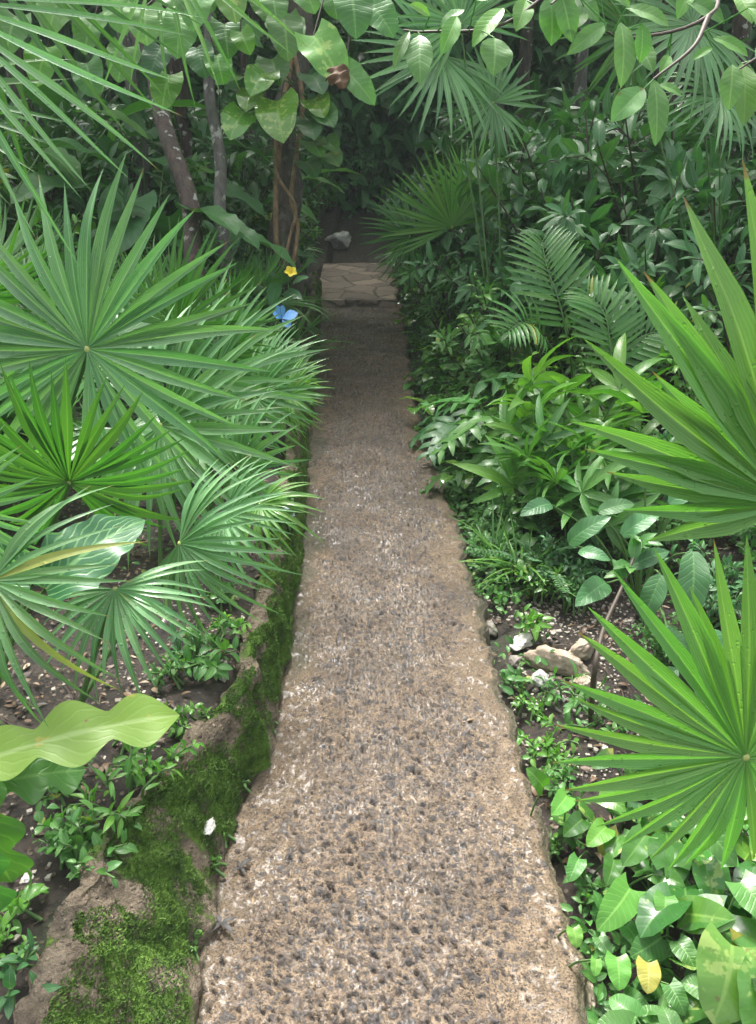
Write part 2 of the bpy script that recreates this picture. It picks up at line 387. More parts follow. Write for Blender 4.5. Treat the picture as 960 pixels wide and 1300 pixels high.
def gz(x, y):
    x = np.asarray(x, float); y = np.asarray(y, float)
    rise = np.clip(y - 10.9, 0, 12) * .13
    l = xl(y) - x; r = x - xr(y)
    base = -.09 + 0 * x; nr = 1 - sstep(y, 1.05, 1.9)
    left = -.09 + (BANK + .09 - .02) * sstep(l, .02 + .05 * nr, .10 + .12 * nr) + .16 * sstep(l, .4, 2.5) + .5 * sstep(l, 3, 12)
    right = -.09 + .045 * sstep(r, .0, .15) + .22 * sstep(r, .5, 2.5) + .5 * sstep(r, 3, 12)
    z = np.where(l > 0, left, np.where(r > 0, right, base))
    fade = sstep(y, Y_STEP + .3, Y_STEP + 2.8)
    z = z * (1 - fade * .55 * (np.abs(x + .15) < .7)) + rise
    return z + ((fbm(x, y, 5., 3) - .47) * .05 + (fbm(x, y, 24., 7) - .47) * .035) * np.maximum(sstep(l, .12, .3), sstep(r, .02, .2))
def G(x, y): return float(gz(x, y))

def grid_mesh(name, X, Y, Z, mat, attrs=None, ny=None, nx=None):
    me = bpy.data.meshes.new(name); V = np.stack([X, Y, Z], -1).reshape(-1, 3); F = gridF(X.shape[0] - 1, X.shape[1] - 1)[:, ::-1]
    me.vertices.add(len(V)); me.vertices.foreach_set('co', V.astype(np.float32).ravel())
    me.loops.add(F.size); me.loops.foreach_set('vertex_index', F.astype(np.int32).ravel())
    me.polygons.add(len(F)); me.polygons.foreach_set('loop_start', np.arange(0, F.size, 4, dtype=np.int32))
    for k, a in (attrs or {}).items():
        q = me.attributes.new(k, 'FLOAT', 'POINT'); q.data.foreach_set('value', np.asarray(a, np.float32).ravel())
    me.update(calc_edges=True); me.polygons.foreach_set('use_smooth', np.ones(len(F), bool)); me.materials.append(mat); return me

gx = np.concatenate([-np.geomspace(60, 1.6, 40), np.arange(-1.55, 1.55, .0125), np.geomspace(1.6, 60, 40)])
gy = np.concatenate([np.linspace(-30, .4, 20), np.arange(.45, 3.4, .0125), np.arange(3.4, 4, .025), np.geomspace(4.05, 90, 110)])
X, Y = np.meshgrid(gx, gy)
tag(obj('ground', grid_mesh('ground', X, Y, gz(X, Y), M['soil'])), 'dark soil of the planting beds under the plants', 'ground', kind='structure')

# path: exposed aggregate with real pebble relief
def hash2(a, b, k):
    q = np.sin(a * 127.1 + b * 311.7 + k * 53.3) * 43758.5453; return q - np.floor(q)
def pebbles(x, y, cell, seed, pres, el=.62, th0=None):
    """worley pebbles: height 0..1, per pebble random"""
    gx_, gy_ = np.floor(x / cell), np.floor(y / cell); H = np.zeros_like(x); K = np.zeros_like(x)
    for i in (-1, 0, 1):
        for j in (-1, 0, 1):
            a, b = gx_ + i, gy_ + j
            px = (a + .15 + .7 * hash2(a, b, seed)) * cell; py = (b + .15 + .7 * hash2(a, b, seed + 1)) * cell
            k = hash2(a, b, seed + 2); r = cell * (.26 + .34 * hash2(a, b, seed + 3)); th = hash2(a, b, seed + 4) * 3.14 if th0 is None else th0 + hash2(a, b, seed + 4) * .8
            dx, dy = x - px, y - py; e = el + .3 * hash2(a, b, seed + 5)
            u = dx * np.cos(th) + dy * np.sin(th); v = (-dx * np.sin(th) + dy * np.cos(th)) / e
            q = np.clip(1 - (u * u + v * v) / (r * r), 0, 1) ** .55 * (.55 + .45 * hash2(a, b, seed + 6))
            q = np.where(hash2(a, b, seed + 7) < pres, q, 0)
            up = q > H; H = np.where(up, q, H); K = np.where(up, k, K)
    return H, K
ys = [.45]
while ys[-1] < Y_STEP: ys.append(ys[-1] + max(.0034, .0034 * ys[-1] ** .72))
ys[-1] = Y_STEP; ys = np.array(ys)
ss = np.linspace(0, 1, 261)
Yp = ys[:, None] + 0 * ss[None, :]
jl = (fbm(ys, 0 * ys, 9., 5, 6) - .47) * .06; jr = (fbm(ys, 0 * ys + 4, 7., 6, 7) - .47) * .11
XL, XR = xl(ys) + jl, xr(ys) + jr
Xp = XL[:, None] + ss[None, :] * (XR - XL)[:, None]
dl = Xp - XL[:, None]; dr = XR[:, None] - Xp
dens = sstep(dl + (fbm(Xp, Yp, 6., 8) - .5) * .25, .0, .16 + .1 * (1 - sstep(Yp, 1.3, 1.9))) * sstep(dr + (fbm(Xp, Yp, 5., 9) - .5) * .25, .01, .2)
wx, wy = Xp + (fbm(Xp, Yp, 50., 1, 2) - .37) * .014, Yp + (fbm(Xp, Yp, 50., 2, 2) - .37) * .014
H1, K1 = pebbles(wx, wy, .024, 1, .12 + .6 * dens); H2, K2 = pebbles(wx, wy, .0125, 21, .2 + .7 * dens)
dn = .25 + .75 * dens
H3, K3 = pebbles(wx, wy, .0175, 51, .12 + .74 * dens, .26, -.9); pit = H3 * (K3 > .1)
hb = np.maximum(H1 * .011 * dn, H2 * .006 * dn); kk = np.where(H1 * .011 > H2 * .006, K1, K2)
mask = np.maximum(H1, H2 * .8) * sstep(dens, .05, .5)
rough = (fbm(Xp, Yp, 34., 12, 2) - .37)
bill = .3 + (fbm(Xp, Yp, 70., 15, 2) - .37) * 1.1
Zp = hb - pit * .0125 + rough * .014 + (bill - .3) * .014 * (.08 + .92 * dens) + (fbm(Xp, Yp, 3., 13) - .47) * .03 - .014 * (1 - sstep(np.minimum(dl, dr), 0, .022))
edgea = np.maximum((1 - sstep(dl, .0, .24)) * sstep(Yp, 1.4, 2.2), 1 - sstep(np.minimum(dl * 1.5, dr * 1.6), .0, .12))
# side skirts so that the slab has real thickness
def skirt(A, l, r): return np.concatenate([l[:, None], A, r[:, None]], 1)
Xs = skirt(Xp, XL - .01, XR + .015); Ysk = skirt(Yp, ys, ys); Zs = skirt(Zp, ys * 0 - .14, ys * 0 - .14)
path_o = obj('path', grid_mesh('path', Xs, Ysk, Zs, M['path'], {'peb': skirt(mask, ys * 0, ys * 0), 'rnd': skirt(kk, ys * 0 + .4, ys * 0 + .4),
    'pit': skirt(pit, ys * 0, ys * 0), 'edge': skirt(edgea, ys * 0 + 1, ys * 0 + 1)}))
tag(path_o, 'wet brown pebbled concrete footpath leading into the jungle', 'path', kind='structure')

# stone landing past the step and the dirt track behind it
def block_strip(name, y0, y1, xl0, xl1, xr0, xr1, z0, z1, mat, ny=40, nx=24, amp=.02, skirt_z=-.1):
    yy = np.linspace(y0, y1, ny)[:, None]; s = np.linspace(0, 1, nx)[None, :]; f = (yy - y0) / (y1 - y0)
    a = xl0 + (xl1 - xl0) * f + (fbm(yy, yy * 0, 5., 31) - .47) * .12; b = xr0 + (xr1 - xr0) * f + (fbm(yy, yy * 0 + 3, 5., 32) - .47) * .12
    X = a + s * (b - a); Yg = yy + 0 * s; Z = z0 + (z1 - z0) * f + (fbm(X, Yg, 7., 33) - .47) * amp
    X = np.concatenate([a, X, b], 1); Yg = np.concatenate([yy, Yg, yy], 1); Z = np.concatenate([yy * 0 + skirt_z + z0, Z, yy * 0 + skirt_z + z0], 1)
    X = np.concatenate([X[:1], X], 0); Yg = np.concatenate([Yg[:1], Yg], 0); Z = np.concatenate([Z[:1] * 0 + z0 - .12, Z], 0)
    return grid_mesh(name, X, Yg, Z, mat)
pa, pb = onz(398, 381, .07), onz(508, 381, .07); pc, pd = onz(402, 334, .1), onz(499, 338, .1)
o = obj('stone_landing', block_strip('stone_landing', pa.y, pc.y, pa.x, pc.x, pb.x, pd.x, .07, .10, M['flag'], amp=.035))
tag(o, 'rough flagstone landing one step up at the far end of the path', 'path', kind='structure')

# left retaining wall: battered, mossy, with a mortar ledge
yw = np.concatenate([np.arange(.45, 3.2, .012), np.geomspace(3.215, Y_STEP + .2, 150)])
basex = xl(yw) + jl.mean(); nz_ = fbm(yw, yw * 0, 4., 41)
near = 1 - sstep(yw, 1.05, 1.9)
wtop = .045 + .135 * near + .03 * (nz_ - .5)      # horizontal batter
ht = BANK + .02 + .03 * (fbm(yw, yw * 0 + 2, 3., 42) - .47) + .05 * sstep(yw, 2.5, 5)
prof = [(-.02, -.12), (.0, .0), (.12, .17), (.25, .33), (.38, .48), (.5, .62), (.62, .74), (.74, .85), (.86, .93), (.95, .98), (1.0, 1.0), (1.12, 1.01), (1.25, 1.0), (1.38, .98), (1.45, .6), (1.45, -.2)]
pf = np.array(prof); k = np.linspace(0, len(pf) - 1, 61)
ph_, pv_ = np.interp(k, np.arange(len(pf)), pf[:, 0]), np.interp(k, np.arange(len(pf)), pf[:, 1])
Yw = yw[:, None] + 0 * k[None, :]
Xw = basex[:, None] + .012 - np.where(ph_[None, :] <= 1, ph_[None, :] * wtop[:, None], wtop[:, None] + (ph_[None, :] - 1) * .12)
Zw = pv_[None, :] * ht[:, None]
lump = (fbm(Yw, k[None, :] * .02 + Yw * 0, 14., 43, 5) - .47)
Xw = Xw + lump * .06; Zw = Zw + (fbm(Yw + 5, k[None, :] * .02 + Yw * 0, 18., 44, 5) - .47) * .05 + (np.abs(fbm(Yw, k[None, :] * .012 + Yw * 0, 40., 46, 4) - .47)) * .03
mo = .55 * np.exp(-((pv_ - .42) / .5) ** 2)[None, :] * np.where(ph_ < 1.05, 1, .35)[None, :] + (fbm(Yw, Yw * 0 + k[None, :] * .02, 11., 45, 5) - .47) * 1.7 + .24 + .12 * sstep(Yw, 1.5, 2.2)
wall = obj('retaining_wall', grid_mesh('retaining_wall', Xw[:, ::-1], Yw, Zw[:, ::-1], M['wall'], {'moss': mo[:, ::-1]}))
tag(wall, 'low moss-covered mortar retaining wall along the left side of the path', 'wall')

# moss tufts growing on the wall
mb = MB(); q = np.argwhere((mo > .42) & (pv_[None, :] > .06) & (ph_[None, :] < 1.2) & (yw[:, None] < 4.2)); RNG.shuffle(q)
cand = q[RNG.integers(0, len(q), 90000)]
for i, j in cand:
    y = yw[i]
    if random.random() > min(1., (1.6 / y) ** 1.1): continue
    i2, j2 = min(i + 1, len(yw) - 1), min(j + 1, len(k) - 1); a, b = random.random(), random.random()
    x0 = Xw[i, j] + a * (Xw[i2, j] - Xw[i, j]) + b * (Xw[i, j2] - Xw[i, j]); y0 = Yw[i, j] + a * (Yw[i2, j] - Yw[i, j]); z0 = Zw[i, j] + a * (Zw[i2, j] - Zw[i, j]) + b * (Zw[i, j2] - Zw[i, j])
    h = random.uniform(.002, .0065); w = random.uniform(.001, .0022); an = random.uniform(0, 6.28); dx, dy = math.cos(an) * w, math.sin(an) * w
    tx, ty, tz = h * (.6 + random.uniform(-.6, .6)), random.uniform(-.7, .7) * h, h * random.uniform(.3, 1)
    mb.add([(x0 - dx, y0 - dy, z0 - .001), (x0 + dx, y0 + dy, z0 - .001), (x0 + dx * .5 + tx, y0 + dy * .5 + ty, z0 + tz), (x0 - dx * .5 + tx, y0 - dy * .5 + ty, z0 + tz)],
           [(0, 1, 2, 3)], None, min(1, max(0, .5 * random.random() + .9 * (float(vnoise(y0, z0 * 2, 22., 4)) - .2))))
tag(obj('moss', mb.mesh('moss', M['moss'])), 'bright green moss matted over the low wall', 'moss', kind='stuff')

# litter and gravel
def scatter_bits(n, zone, lo, hi, flat=True):
    mb = MB(); c = 0
    while c < n:
        x, y = zone()
        if xl(y) - .02 < x < xr(y) + .03: continue
        if x < xl(y) and xl(y) - x < .22 * (1 - sstep(y, 1.05, 1.9)) + .1: continue
        z = G(x, y) + random.uniform(.002, .012); s = random.uniform(lo, hi); a = random.uniform(0, 6.28); w = s * random.uniform(.25, .6)
        T = blade(s, w, random.choice((sh_ellip, sh_strap, sh_lance)), 3, (-1, 0, 1), random.uniform(-.4, .4), random.uniform(-.1, .25))
        put(mb, T, (x, y, z), (math.cos(a), math.sin(a), random.uniform(-.15, .3)), (random.uniform(-.4, .4), random.uniform(-.4, .4), 1)); c += 1
    return mb
def zone_l(): return random.uniform(-1.6, -.3), random.uniform(.8, 3.2)
def zone_r(): return random.uniform(.3, 1.6), random.uniform(.8, 3.6)
mb = scatter_bits(4200, lambda: zone_l() if random.random() < .55 else zone_r(), .008, .035)
for _ in range(130):
    y = random.uniform(.7, 6) ; e = random.random() ** 2 * .16; x = float(xl(y)) + e + .02 if random.random() < .55 else float(xr(y)) - e - .02
    s = random.uniform(.006, .026); an = random.uniform(0, 6.28); put(mb, blade(s, s * random.uniform(.25, .6), sh_ellip, 3, (-1, 0, 1), random.uniform(-.3, .3), .1), (x, y, .014), (math.cos(an), math.sin(an), .05), (random.uniform(-.2, .2), random.uniform(-.2, .2), 1))
for _ in range(420):
    x, y = (zone_l() if random.random() < .55 else zone_r())
    if xl(y) - .25 < x < xr(y) + .02: continue
    an = random.uniform(0, 6.28); l = random.uniform(.03, .12); z = G(x, y) + .006; p0 = V3((x, y, z)); e = V3((math.cos(an), math.sin(an), random.uniform(-.05, .15))) * l
    tube(mb, [p0, p0 + e * .5 + V3((0, 0, random.uniform(-.004, .008))), p0 + e], [random.uniform(.0008, .0022), .0014, .0007], 4, random.random() * .8)
tag(obj('leaf_litter', mb.mesh('leaf_litter', M['litter'])), 'brown dead leaves and bark bits scattered over the soil', 'litter', kind='stuff')

def rock_mesh(name, seed, size, mat, sub=3, sharp=.35, cuts=13):
    rg = random.Random(seed); bm = bmesh.new(); bmesh.ops.create_icosphere(bm, subdivisions=sub, radius=1)
    pl = [(V3((rg.gauss(0, 1), rg.gauss(0, 1), rg.gauss(0, 1))).normalized(), rg.uniform(.42, .8)) for _ in range(cuts)]
    for v in bm.verts:
        p = v.co.copy()
        for n, d in pl:
            e = p.dot(n) - d
            if e > 0: p -= n * e * .92
        p += p.normalized() * (mnoise.fractal(p * 2.6 + V3((seed, 0, 0)), .6, 2.2, 6) * sharp * .45)
        v.co = V3((p.x * size[0], p.y * size[1], p.z * size[2]))
    me = bpy.data.meshes.new(name); bm.to_mesh(me); bm.free(); me.materials.append(mat)
    for p in me.polygons: p.use_smooth = sub > 3
    return me
gm = MB()
for n_, zx, zy in ((1500, (.42, .95), (1.7, 2.75)), (500, (-.95, -.3), (.9, 2.4)), (160, (-.8, -.5), (.75, 1.2))):
    for _ in range(n_):
        x, y = random.uniform(*zx), random.uniform(*zy)
        if x > 0 and x < xr(y) + .02 or x < 0 and xl(y) - x < .2 * (1 - float(sstep(y, 1.05, 1.9))) + .1: continue
        if float(vnoise(x, y, 6., 77)) < .35: continue
        s = random.uniform(.002, .009) * random.uniform(.5, 1.2); z = G(x, y) + s * .3
        Vb = np.array([(a, b, c) for c in (-1, 1) for b in (-1, 1) for a in (-1, 1)], float) * (.6 + .4 * RNG.random((8, 1))) * s * np.array([1, .8, .6])
        an = random.uniform(0, 6.28); ca, sa = math.cos(an), math.sin(an); Vb = Vb @ np.array([[ca, sa, 0], [-sa, ca, 0], [0, 0, 1]])
        gm.add(Vb + (x, y, z), [(0, 1, 3, 2), (4, 6, 7, 5), (0, 4, 5, 1), (2, 3, 7, 6), (0, 2, 6, 4), (1, 5, 7, 3)])
me = gm.mesh('gravel', M['gravel']); me.polygons.foreach_set('use_smooth', np.zeros(len(me.polygons), bool))
tag(obj('gravel', me), 'pale limestone chips strewn over the soil beside the path', 'gravel', kind='stuff')

def rock(u, v, size, seed, mat, label, rz=0, z=None, d=None, cat='rock', group=None, name='rock', sub=4, sink=.25):
    p = at(u, v, d) if d else onz(u, v, .0)
    zz = G(p.x, p.y) if z is None else z
    o = obj(name, rock_mesh(name, seed, size, mat, sub)); o.location = (p.x, p.y, zz + size[2] * (.75 - sink)); o.rotation_euler = (random.uniform(-.15, .15), random.uniform(-.2, .1), rz)
    tag(o, label, cat, group); return o

# ------------------------------------------------------------------ plant builders
def orient(roll, pitch=0, yaw=0):
    """image-plane direction: roll 0 = right, 90 = up; pitch tips the middle segment away from the viewer (+); yaw turns about it"""
    a = R(roll); D = CR * math.cos(a) + CUP * math.sin(a); N = -CF; S = D.cross(N)
    q = Matrix.Rotation(R(pitch), 3, S); D = q @ D; N = q @ N
    q = Matrix.Rotation(R(yaw), 3, D); N = q @ N
    return D, N

def fan_mb(rad, n=40, spread=330, droop=.12, cup=.12, split=.42, wid=1.0, seed=0, asym=.12, jit=.06, fold=.5, segs=None, segw=0):
    """palm fan in a local frame: hub at 0, middle segment along +y, face +z"""
    rg = random.Random(seed); mb = MB(); da = R(spread) / n
    if segs: n = len(segs)
    for i in range(n):
        f = (i + .5) / n * 2 - 1; a = f * R(spread) / 2 + rg.uniform(-.32, .32) * da
        Ln = rad * (1 - asym * abs(f) ** 1.5) * (1 + rg.uniform(-jit, jit))
        W = 2 * Ln * split * math.tan(da / 2) * 1.12 * wid * rg.uniform(.85, 1.1)
        if segs: a, Ln, W = segs[i][0], segs[i][1], segw * (.35 + .65 * segs[i][1] / max(q[1] for q in segs)) * rg.uniform(.85, 1.15)
        def shp(t, sp=split): return np.where(t < sp, .06 + .94 * t / sp, (1 - np.clip((t - sp) / (1 - sp), 0, 1) ** 1.35) ** .95)
        dr = droop * (1 + rg.uniform(-.5, .9))
        V, F, U = blade(Ln, W, shp, 9, (-1, -.12, .12, 1), fold * rg.uniform(.7, 1.2), 0, side=rg.uniform(-.05, .05))
        t = V[:, 1] / Ln; V[:, 2] += cup * V[:, 1] * (1 - .3 * t) - dr * Ln * np.clip(t - .3, 0, 1) ** 2 * 1.8
        if rg.random() < .12: V[:, 2] -= .35 * Ln * np.clip(t - .62, 0, 1) ** 1.2
        V[:, 2] += (i % 2) * .0015
        V[:, 0] += .012 * Ln * np.sin(t * 5 + i * 1.7) * t
        c, s = math.cos(a), math.sin(a); Rm = np.array([[c, -s, 0], [s, c, 0], [0, 0, 1]])
        mb.add(V @ Rm, F, U, rg.random())
    return mb

def place_mb(mb, pos, axis, nrm):
    Fm = frame(axis, nrm); mb.V = [v @ Fm + np.array(pos) for v in mb.V]; return mb
def hub_mesh(pos, nrm, r):
    mb = MB(); t = V3(nrm).normalized(); tube(mb, [V3(pos) - t * r * .8, V3(pos) + t * r * .1, V3(pos) + t * r * .3, V3(pos) + t * r * .36], [r * .8, r * .9, r * .5, r * .05], 10); return mb

def palm(label, base, fronds, name='fan_palm', cat='fan palm', group=None, trunk=None, stemr=.006):
    """fronds: dicts with hub (u, v, d) or pos, R in metres or px, roll / pitch / yaw, n, spread, mat ..."""
    root = thing(name, label, cat, base, group)
    for i, f in enumerate(fronds):
        p = at(*f['hub']); rad = f['R'] * f['hub'][2] / FPX
        D, N = orient(f['roll'], f.get('pitch', 0), f.get('yaw', 0))
        mb = place_mb(fan_mb(rad, f.get('n', 40), f.get('spread', 330), f.get('droop', .12), f.get('cup', .12), f.get('split', .42), f.get('wid', 1.), f.get('seed', i + int(f['hub'][0])), f.get('asym', .12), f.get('jit', .09), f.get('fold', .5), [(R(f['roll'] - q[0]), q[1] * f['hub'][2] / FPX) for q in f['segs']] if 'segs' in f else None, f.get('segw', 0) * f['hub'][2] / FPX), p, D, N)
        fo = obj('frond', mb.mesh('frond', M[f.get('mat', 'fan')], base), root)
        if f.get('label'): fo['label'] = f['label']
        b = V3(f['foot']) if 'foot' in f else V3(base)
        mid = p * .55 + b * .45 - N * .05 - D * rad * .12 + V3((0, 0, .05))
        mb = MB(); pts = curve([b, mid, p - N * .012 - D * rad * .02], 8); tube(mb, pts, list(np.linspace(stemr * 1.3, stemr * .7, len(pts))), 6)
        obj('petiole', mb.mesh('petiole', M['green_stem'], base), fo)
        obj('hub', hub_mesh(p, N, rad * .022 + .002).mesh('hub', M['hub'], base), fo)
    if trunk:
        mb = MB(); pts = curve(trunk[0], 10); tube(mb, pts, list(np.linspace(trunk[1], trunk[2], len(pts))), 12)
        obj('trunk', mb.mesh('trunk', M['hemp'], base), root)
    return root

# templates: list of (part name, mesh, [(sub-part name, mesh)])
def t_fanpalm(seed, nf=8, rad=.42, H=.8, mat='fan', nseg=32, elev=(-20, 70)):
    rg = random.Random(seed); parts = []
    for i in range(nf):
        a = 2 * math.pi * (i * .381966 * 1.0 + rg.uniform(-.04, .04)); e = R(rg.uniform(*elev)); out = rg.uniform(.35, .75) * H * math.cos(e) + .08
        p = V3((math.cos(a) * out, math.sin(a) * out, H * (.42 + .5 * math.sin(e)) + rg.uniform(-.05, .05)))
        D = V3((math.cos(a), math.sin(a), .35 + .6 * math.sin(e) - .45 * (e < .3))).normalized(); N = V3((-math.cos(a) * .2, -math.sin(a) * .2, 1))
        if e > .5: N = V3((math.cos(a), math.sin(a), .55))
        r_ = rad * rg.uniform(.75, 1.1)
        mb = place_mb(fan_mb(r_, nseg, rg.uniform(210, 320), .2, .14, .42, 1., seed * 31 + i, .15), p, D, N)
        ms = MB(); pts = curve([(0, 0, 0), p * .5 + V3((0, 0, .12 * H)), p], 6); tube(ms, pts, list(np.linspace(.007, .004, len(pts))), 5)
        parts.append(('frond', mb.mesh('frond', M[mat]), [('petiole', ms.mesh('petiole', M['green_stem']))]))
    return parts

def leafset(shape, wl, n=3, nl=4, S=(-1, 0, 1), **kw):
    return [blade(1., wl * random.uniform(.85, 1.15), shape, nl, S, kw.get('fold', .3) * random.uniform(.5, 1.4), kw.get('arch', .1) * random.uniform(.3, 1.5), kw.get('lobe', 0), kw.get('wave', .1), 9., random.uniform(0, 6), kw.get('curl', 0)) for _ in range(n)]

def t_shrub(seed, H, Rr, nst, leaves, ll, npl, mat, smat='brown_stem', low=.25, droop=.25, up=.5, whorl=False, sub=2):
    st = random.getstate(); random.seed(seed); mf, ms = MB(), MB()
    for i in range(nst):
        a = 2 * math.pi * (i / nst) + random.uniform(-.4, .4); rr = Rr * math.sqrt(random.uniform(.02, 1)); h = H * random.uniform(.55, 1) * (1 - .3 * (rr / Rr) ** 2)
        end = V3((math.cos(a) * rr, math.sin(a) * rr, h)); b0 = V3((math.cos(a) * .04, math.sin(a) * .04, 0))
        pts = curve([b0, end * .5 + V3((random.uniform(-.1, .1) * Rr, random.uniform(-.1, .1) * Rr, h * .12)), end], 7)
        tube(ms, pts, list(np.linspace(.004 + .004 * H, .0018, len(pts))), 5)
        br = [(pts, low)]
        for _ in range(sub):
            q = random.choice(pts[4:-2]); e = q + rdir(0, 50) * Rr * random.uniform(.25, .5); bp = curve([q, (q + e) / 2 + V3((0, 0, .03 * H)), e], 5); tube(ms, bp, .0018, 4); br.append((bp, .2))
        for bp, lo in br:
            m = max(3, int(npl / (1 + .4 * sub))); ph = random.uniform(0, 6)
            for k in range(m):
                f = lo + (1 - lo) * (k + random.random() * .6) / m; x = f * (len(bp) - 1); i0 = min(int(x), len(bp) - 2); p = bp[i0].lerp(bp[i0 + 1], x - i0)
                tg = (bp[i0 + 1] - bp[i0]).normalized(); an = ph + k * 2.4; sd = tg.orthogonal().normalized(); sd.rotate(Matrix.Rotation(an, 3, tg))
                ax = sd + tg * up + V3((0, 0, -droop + random.uniform(-.2, .2))); nr = V3((random.uniform(-.35, .35), random.uniform(-.35, .35), 1)) + tg * .5
                s = ll * random.uniform(.6, 1.2) * (1 - .3 * f)
                put(mf, random.choice(leaves), p + sd * ll * .08, ax, nr, s)
    random.setstate(st)
    return [('foliage', mf.mesh('foliage', M[mat]), []), ('stem', ms.mesh('stem', M[smat]), [])]

def t_whorl(seed, H, Rr, nst, nl, ll, wl, mat, tiers=3):
    """stems carrying hands of narrow leaflets (palmate leaves)"""
    st = random.getstate(); random.seed(seed); mf, ms = MB(), MB(); T = leafset(sh_lance, wl, 4, 5, fold=.35, arch=.12)
    for i in range(nst):
        a = 2 * math.pi * i / nst + random.uniform(-.5, .5); rr = Rr * random.uniform(.1, .8); h = H * random.uniform(.5, 1)
        end = V3((math.cos(a) * rr, math.sin(a) * rr, h)); pts = curve([(0, 0, 0), end * .55 + V3((0, 0, .05)), end], 6); tube(ms, pts, .004, 5)
        for k in range(tiers):
            f = 1 - k * .22; p = pts[int(f * (len(pts) - 1))]
            for q in range(2 if k else 1):
                c = p + (rdir(-10, 40) * ll * .7 if k else V3((0, 0, .01))); tube(ms, [p, c], .002, 4)
                D = V3((c.x - p.x, c.y - p.y, .2)) + rdir(0, 20) * .3; Nn = V3((random.uniform(-.3, .3), random.uniform(-.3, .3), 1)); Fm = frame(D, Nn)
                for j in range(nl):
                    b = (j / (nl - 1) - .5) * R(250); ax = V3(tuple(np.array([math.sin(b), math.cos(b), random.uniform(-.45, .1)]) @ Fm))
                    put(mf, random.choice(T), c, ax, V3(tuple(Fm[2])), ll * random.uniform(.7, 1.1) * (1 - .25 * abs(b) / 2.2))
    random.setstate(st)
    return [('foliage', mf.mesh('foliage', M[mat]), []), ('stem', ms.mesh('stem', M['green_stem']), [])]

def big_leaf_mb(base, tip, nrm, wl, shape, mb=None, lobe=0., fold=.2, arch=.1, wave=.12, nl=14, wf=14., curl=0., rnd=None):
    mb = mb or MB(); ax = V3(tip) - V3(base); L = ax.length
    T = blade(1., wl, shape, nl, (-1, -.75, -.4, -.06, .06, .4, .75, 1), fold, arch, lobe, wave, wf, random.uniform(0, 6), curl)
    put(mb, T, base, ax, nrm, L, rnd); return mb

def t_bigleaf(seed, nf, ll, H, wl, shape, mat, lobe=.22, spread=.5, tilt=.2):
    st = random.getstate(); random.seed(seed); parts = []
    for i in range(nf):
        a = 2 * math.pi * i * .381966 + random.uniform(-.3, .3); h = H * random.uniform(.35, 1); o = spread * H * random.uniform(.3, 1)
        b = V3((math.cos(a) * o, math.sin(a) * o, h)); l = ll * random.uniform(.7, 1.15)
        t = b + V3((math.cos(a), math.sin(a), random.uniform(-1.0, .15))).normalized() * l
        nr = V3((math.cos(a) * .5, math.sin(a) * .5, 1)) + rdir() * tilt
        mb = big_leaf_mb(b, t, nr, wl, shape, lobe=lobe, nl=10)
        ms = MB(); pts = curve([(0, 0, 0), b * .5 + V3((0, 0, .15 * h)), b], 5); tube(ms, pts, list(np.linspace(.007, .003, len(pts))), 5)
        parts.append(('leaf', mb.mesh('leaf', M[mat]), [('petiole', ms.mesh('petiole', M['green_stem']))]))
    random.setstate(st); return parts

def lobed_leaf(mb, base, tip, nrm, wl=.9, nlobe=5):
    """deeply cut philodendron leaf: midrib blade with finger lobes on each side, one surface pattern"""
    ax = V3(tip) - V3(base); L = ax.length; Fm = frame(ax, nrm); rn = random.random()
    put(mb, blade(1., .26, sh_strap, 8, (-1, 0, 1), .2, .08), base, ax, nrm, L, rn)
    for i in range(nlobe):
        f = .06 + .78 * i / (nlobe - 1); ln = wl * .5 * (1 - .45 * f) * random.uniform(.88, 1.1)
        for s in (-1, 1):
            an = R(100 - 62 * f + random.uniform(-6, 6)); d = np.array([s * math.sin(an), math.cos(an), random.uniform(-.3, .0)]); p = np.array([0, f, .08 * 4 * f * (1 - f) - .004])
            put(mb, blade(1., .38, sh_strap, 5, (-1, 0, 1), .2, .1, wave=.2, wf=12, ph=random.uniform(0, 6), side=s * -.15), np.array(base) + (p * L) @ Fm, d @ Fm, nrm, L * ln, rn)
    return mb

def t_lobed(seed, nf, ll, H, mat, spread=.6):
    st = random.getstate(); random.seed(seed); parts = []
    for i in range(nf):
        a = 2 * math.pi * i * .381966; h = H * random.uniform(.3, 1); o = spread * H * random.uniform(.3, 1)
        b = V3((math.cos(a) * o, math.sin(a) * o, h)); t = b + V3((math.cos(a), math.sin(a), random.uniform(-.9, .2))).normalized() * ll * random.uniform(.75, 1.15)
        mb = lobed_leaf(MB(), b, t, V3((math.cos(a) * .5, math.sin(a) * .5, 1)))
        ms = MB(); pts = curve([(0, 0, 0), b * .5 + V3((0, 0, .15 * h)), b], 5); tube(ms, pts, .004, 5)
        parts.append(('leaf', mb.mesh('leaf', M[mat]), [('petiole', ms.mesh('petiole', M['green_stem']))]))
    random.setstate(st); return parts

def pinnate_mb(pts, ll, n=26, wl=.11, droop=.3, nrm=None):
    mb = MB(); T = leafset(sh_lance, wl, 4, 5, fold=.35, arch=.08)
    for k in range(n):
        f = .18 + .8 * k / (n - 1); x = f * (len(pts) - 1); i0 = min(int(x), len(pts) - 2); p = pts[i0].lerp(pts[i0 + 1], x - i0); tg = (pts[i0 + 1] - pts[i0]).normalized()
        up = V3(nrm) if nrm is not None else V3((0, 0, 1)); sd = tg.cross(up).normalized(); up = sd.cross(tg)
        l = ll * (math.sin(math.pi * (.12 + .8 * f)) ** .6)
        for s in (-1, 1):
            put(mb, random.choice(T), p, sd * s + tg * (.35 + .9 * f * f) + up * (.3 - droop * .5), up + sd * -s * .3, l * random.uniform(.92, 1.08))
    return mb

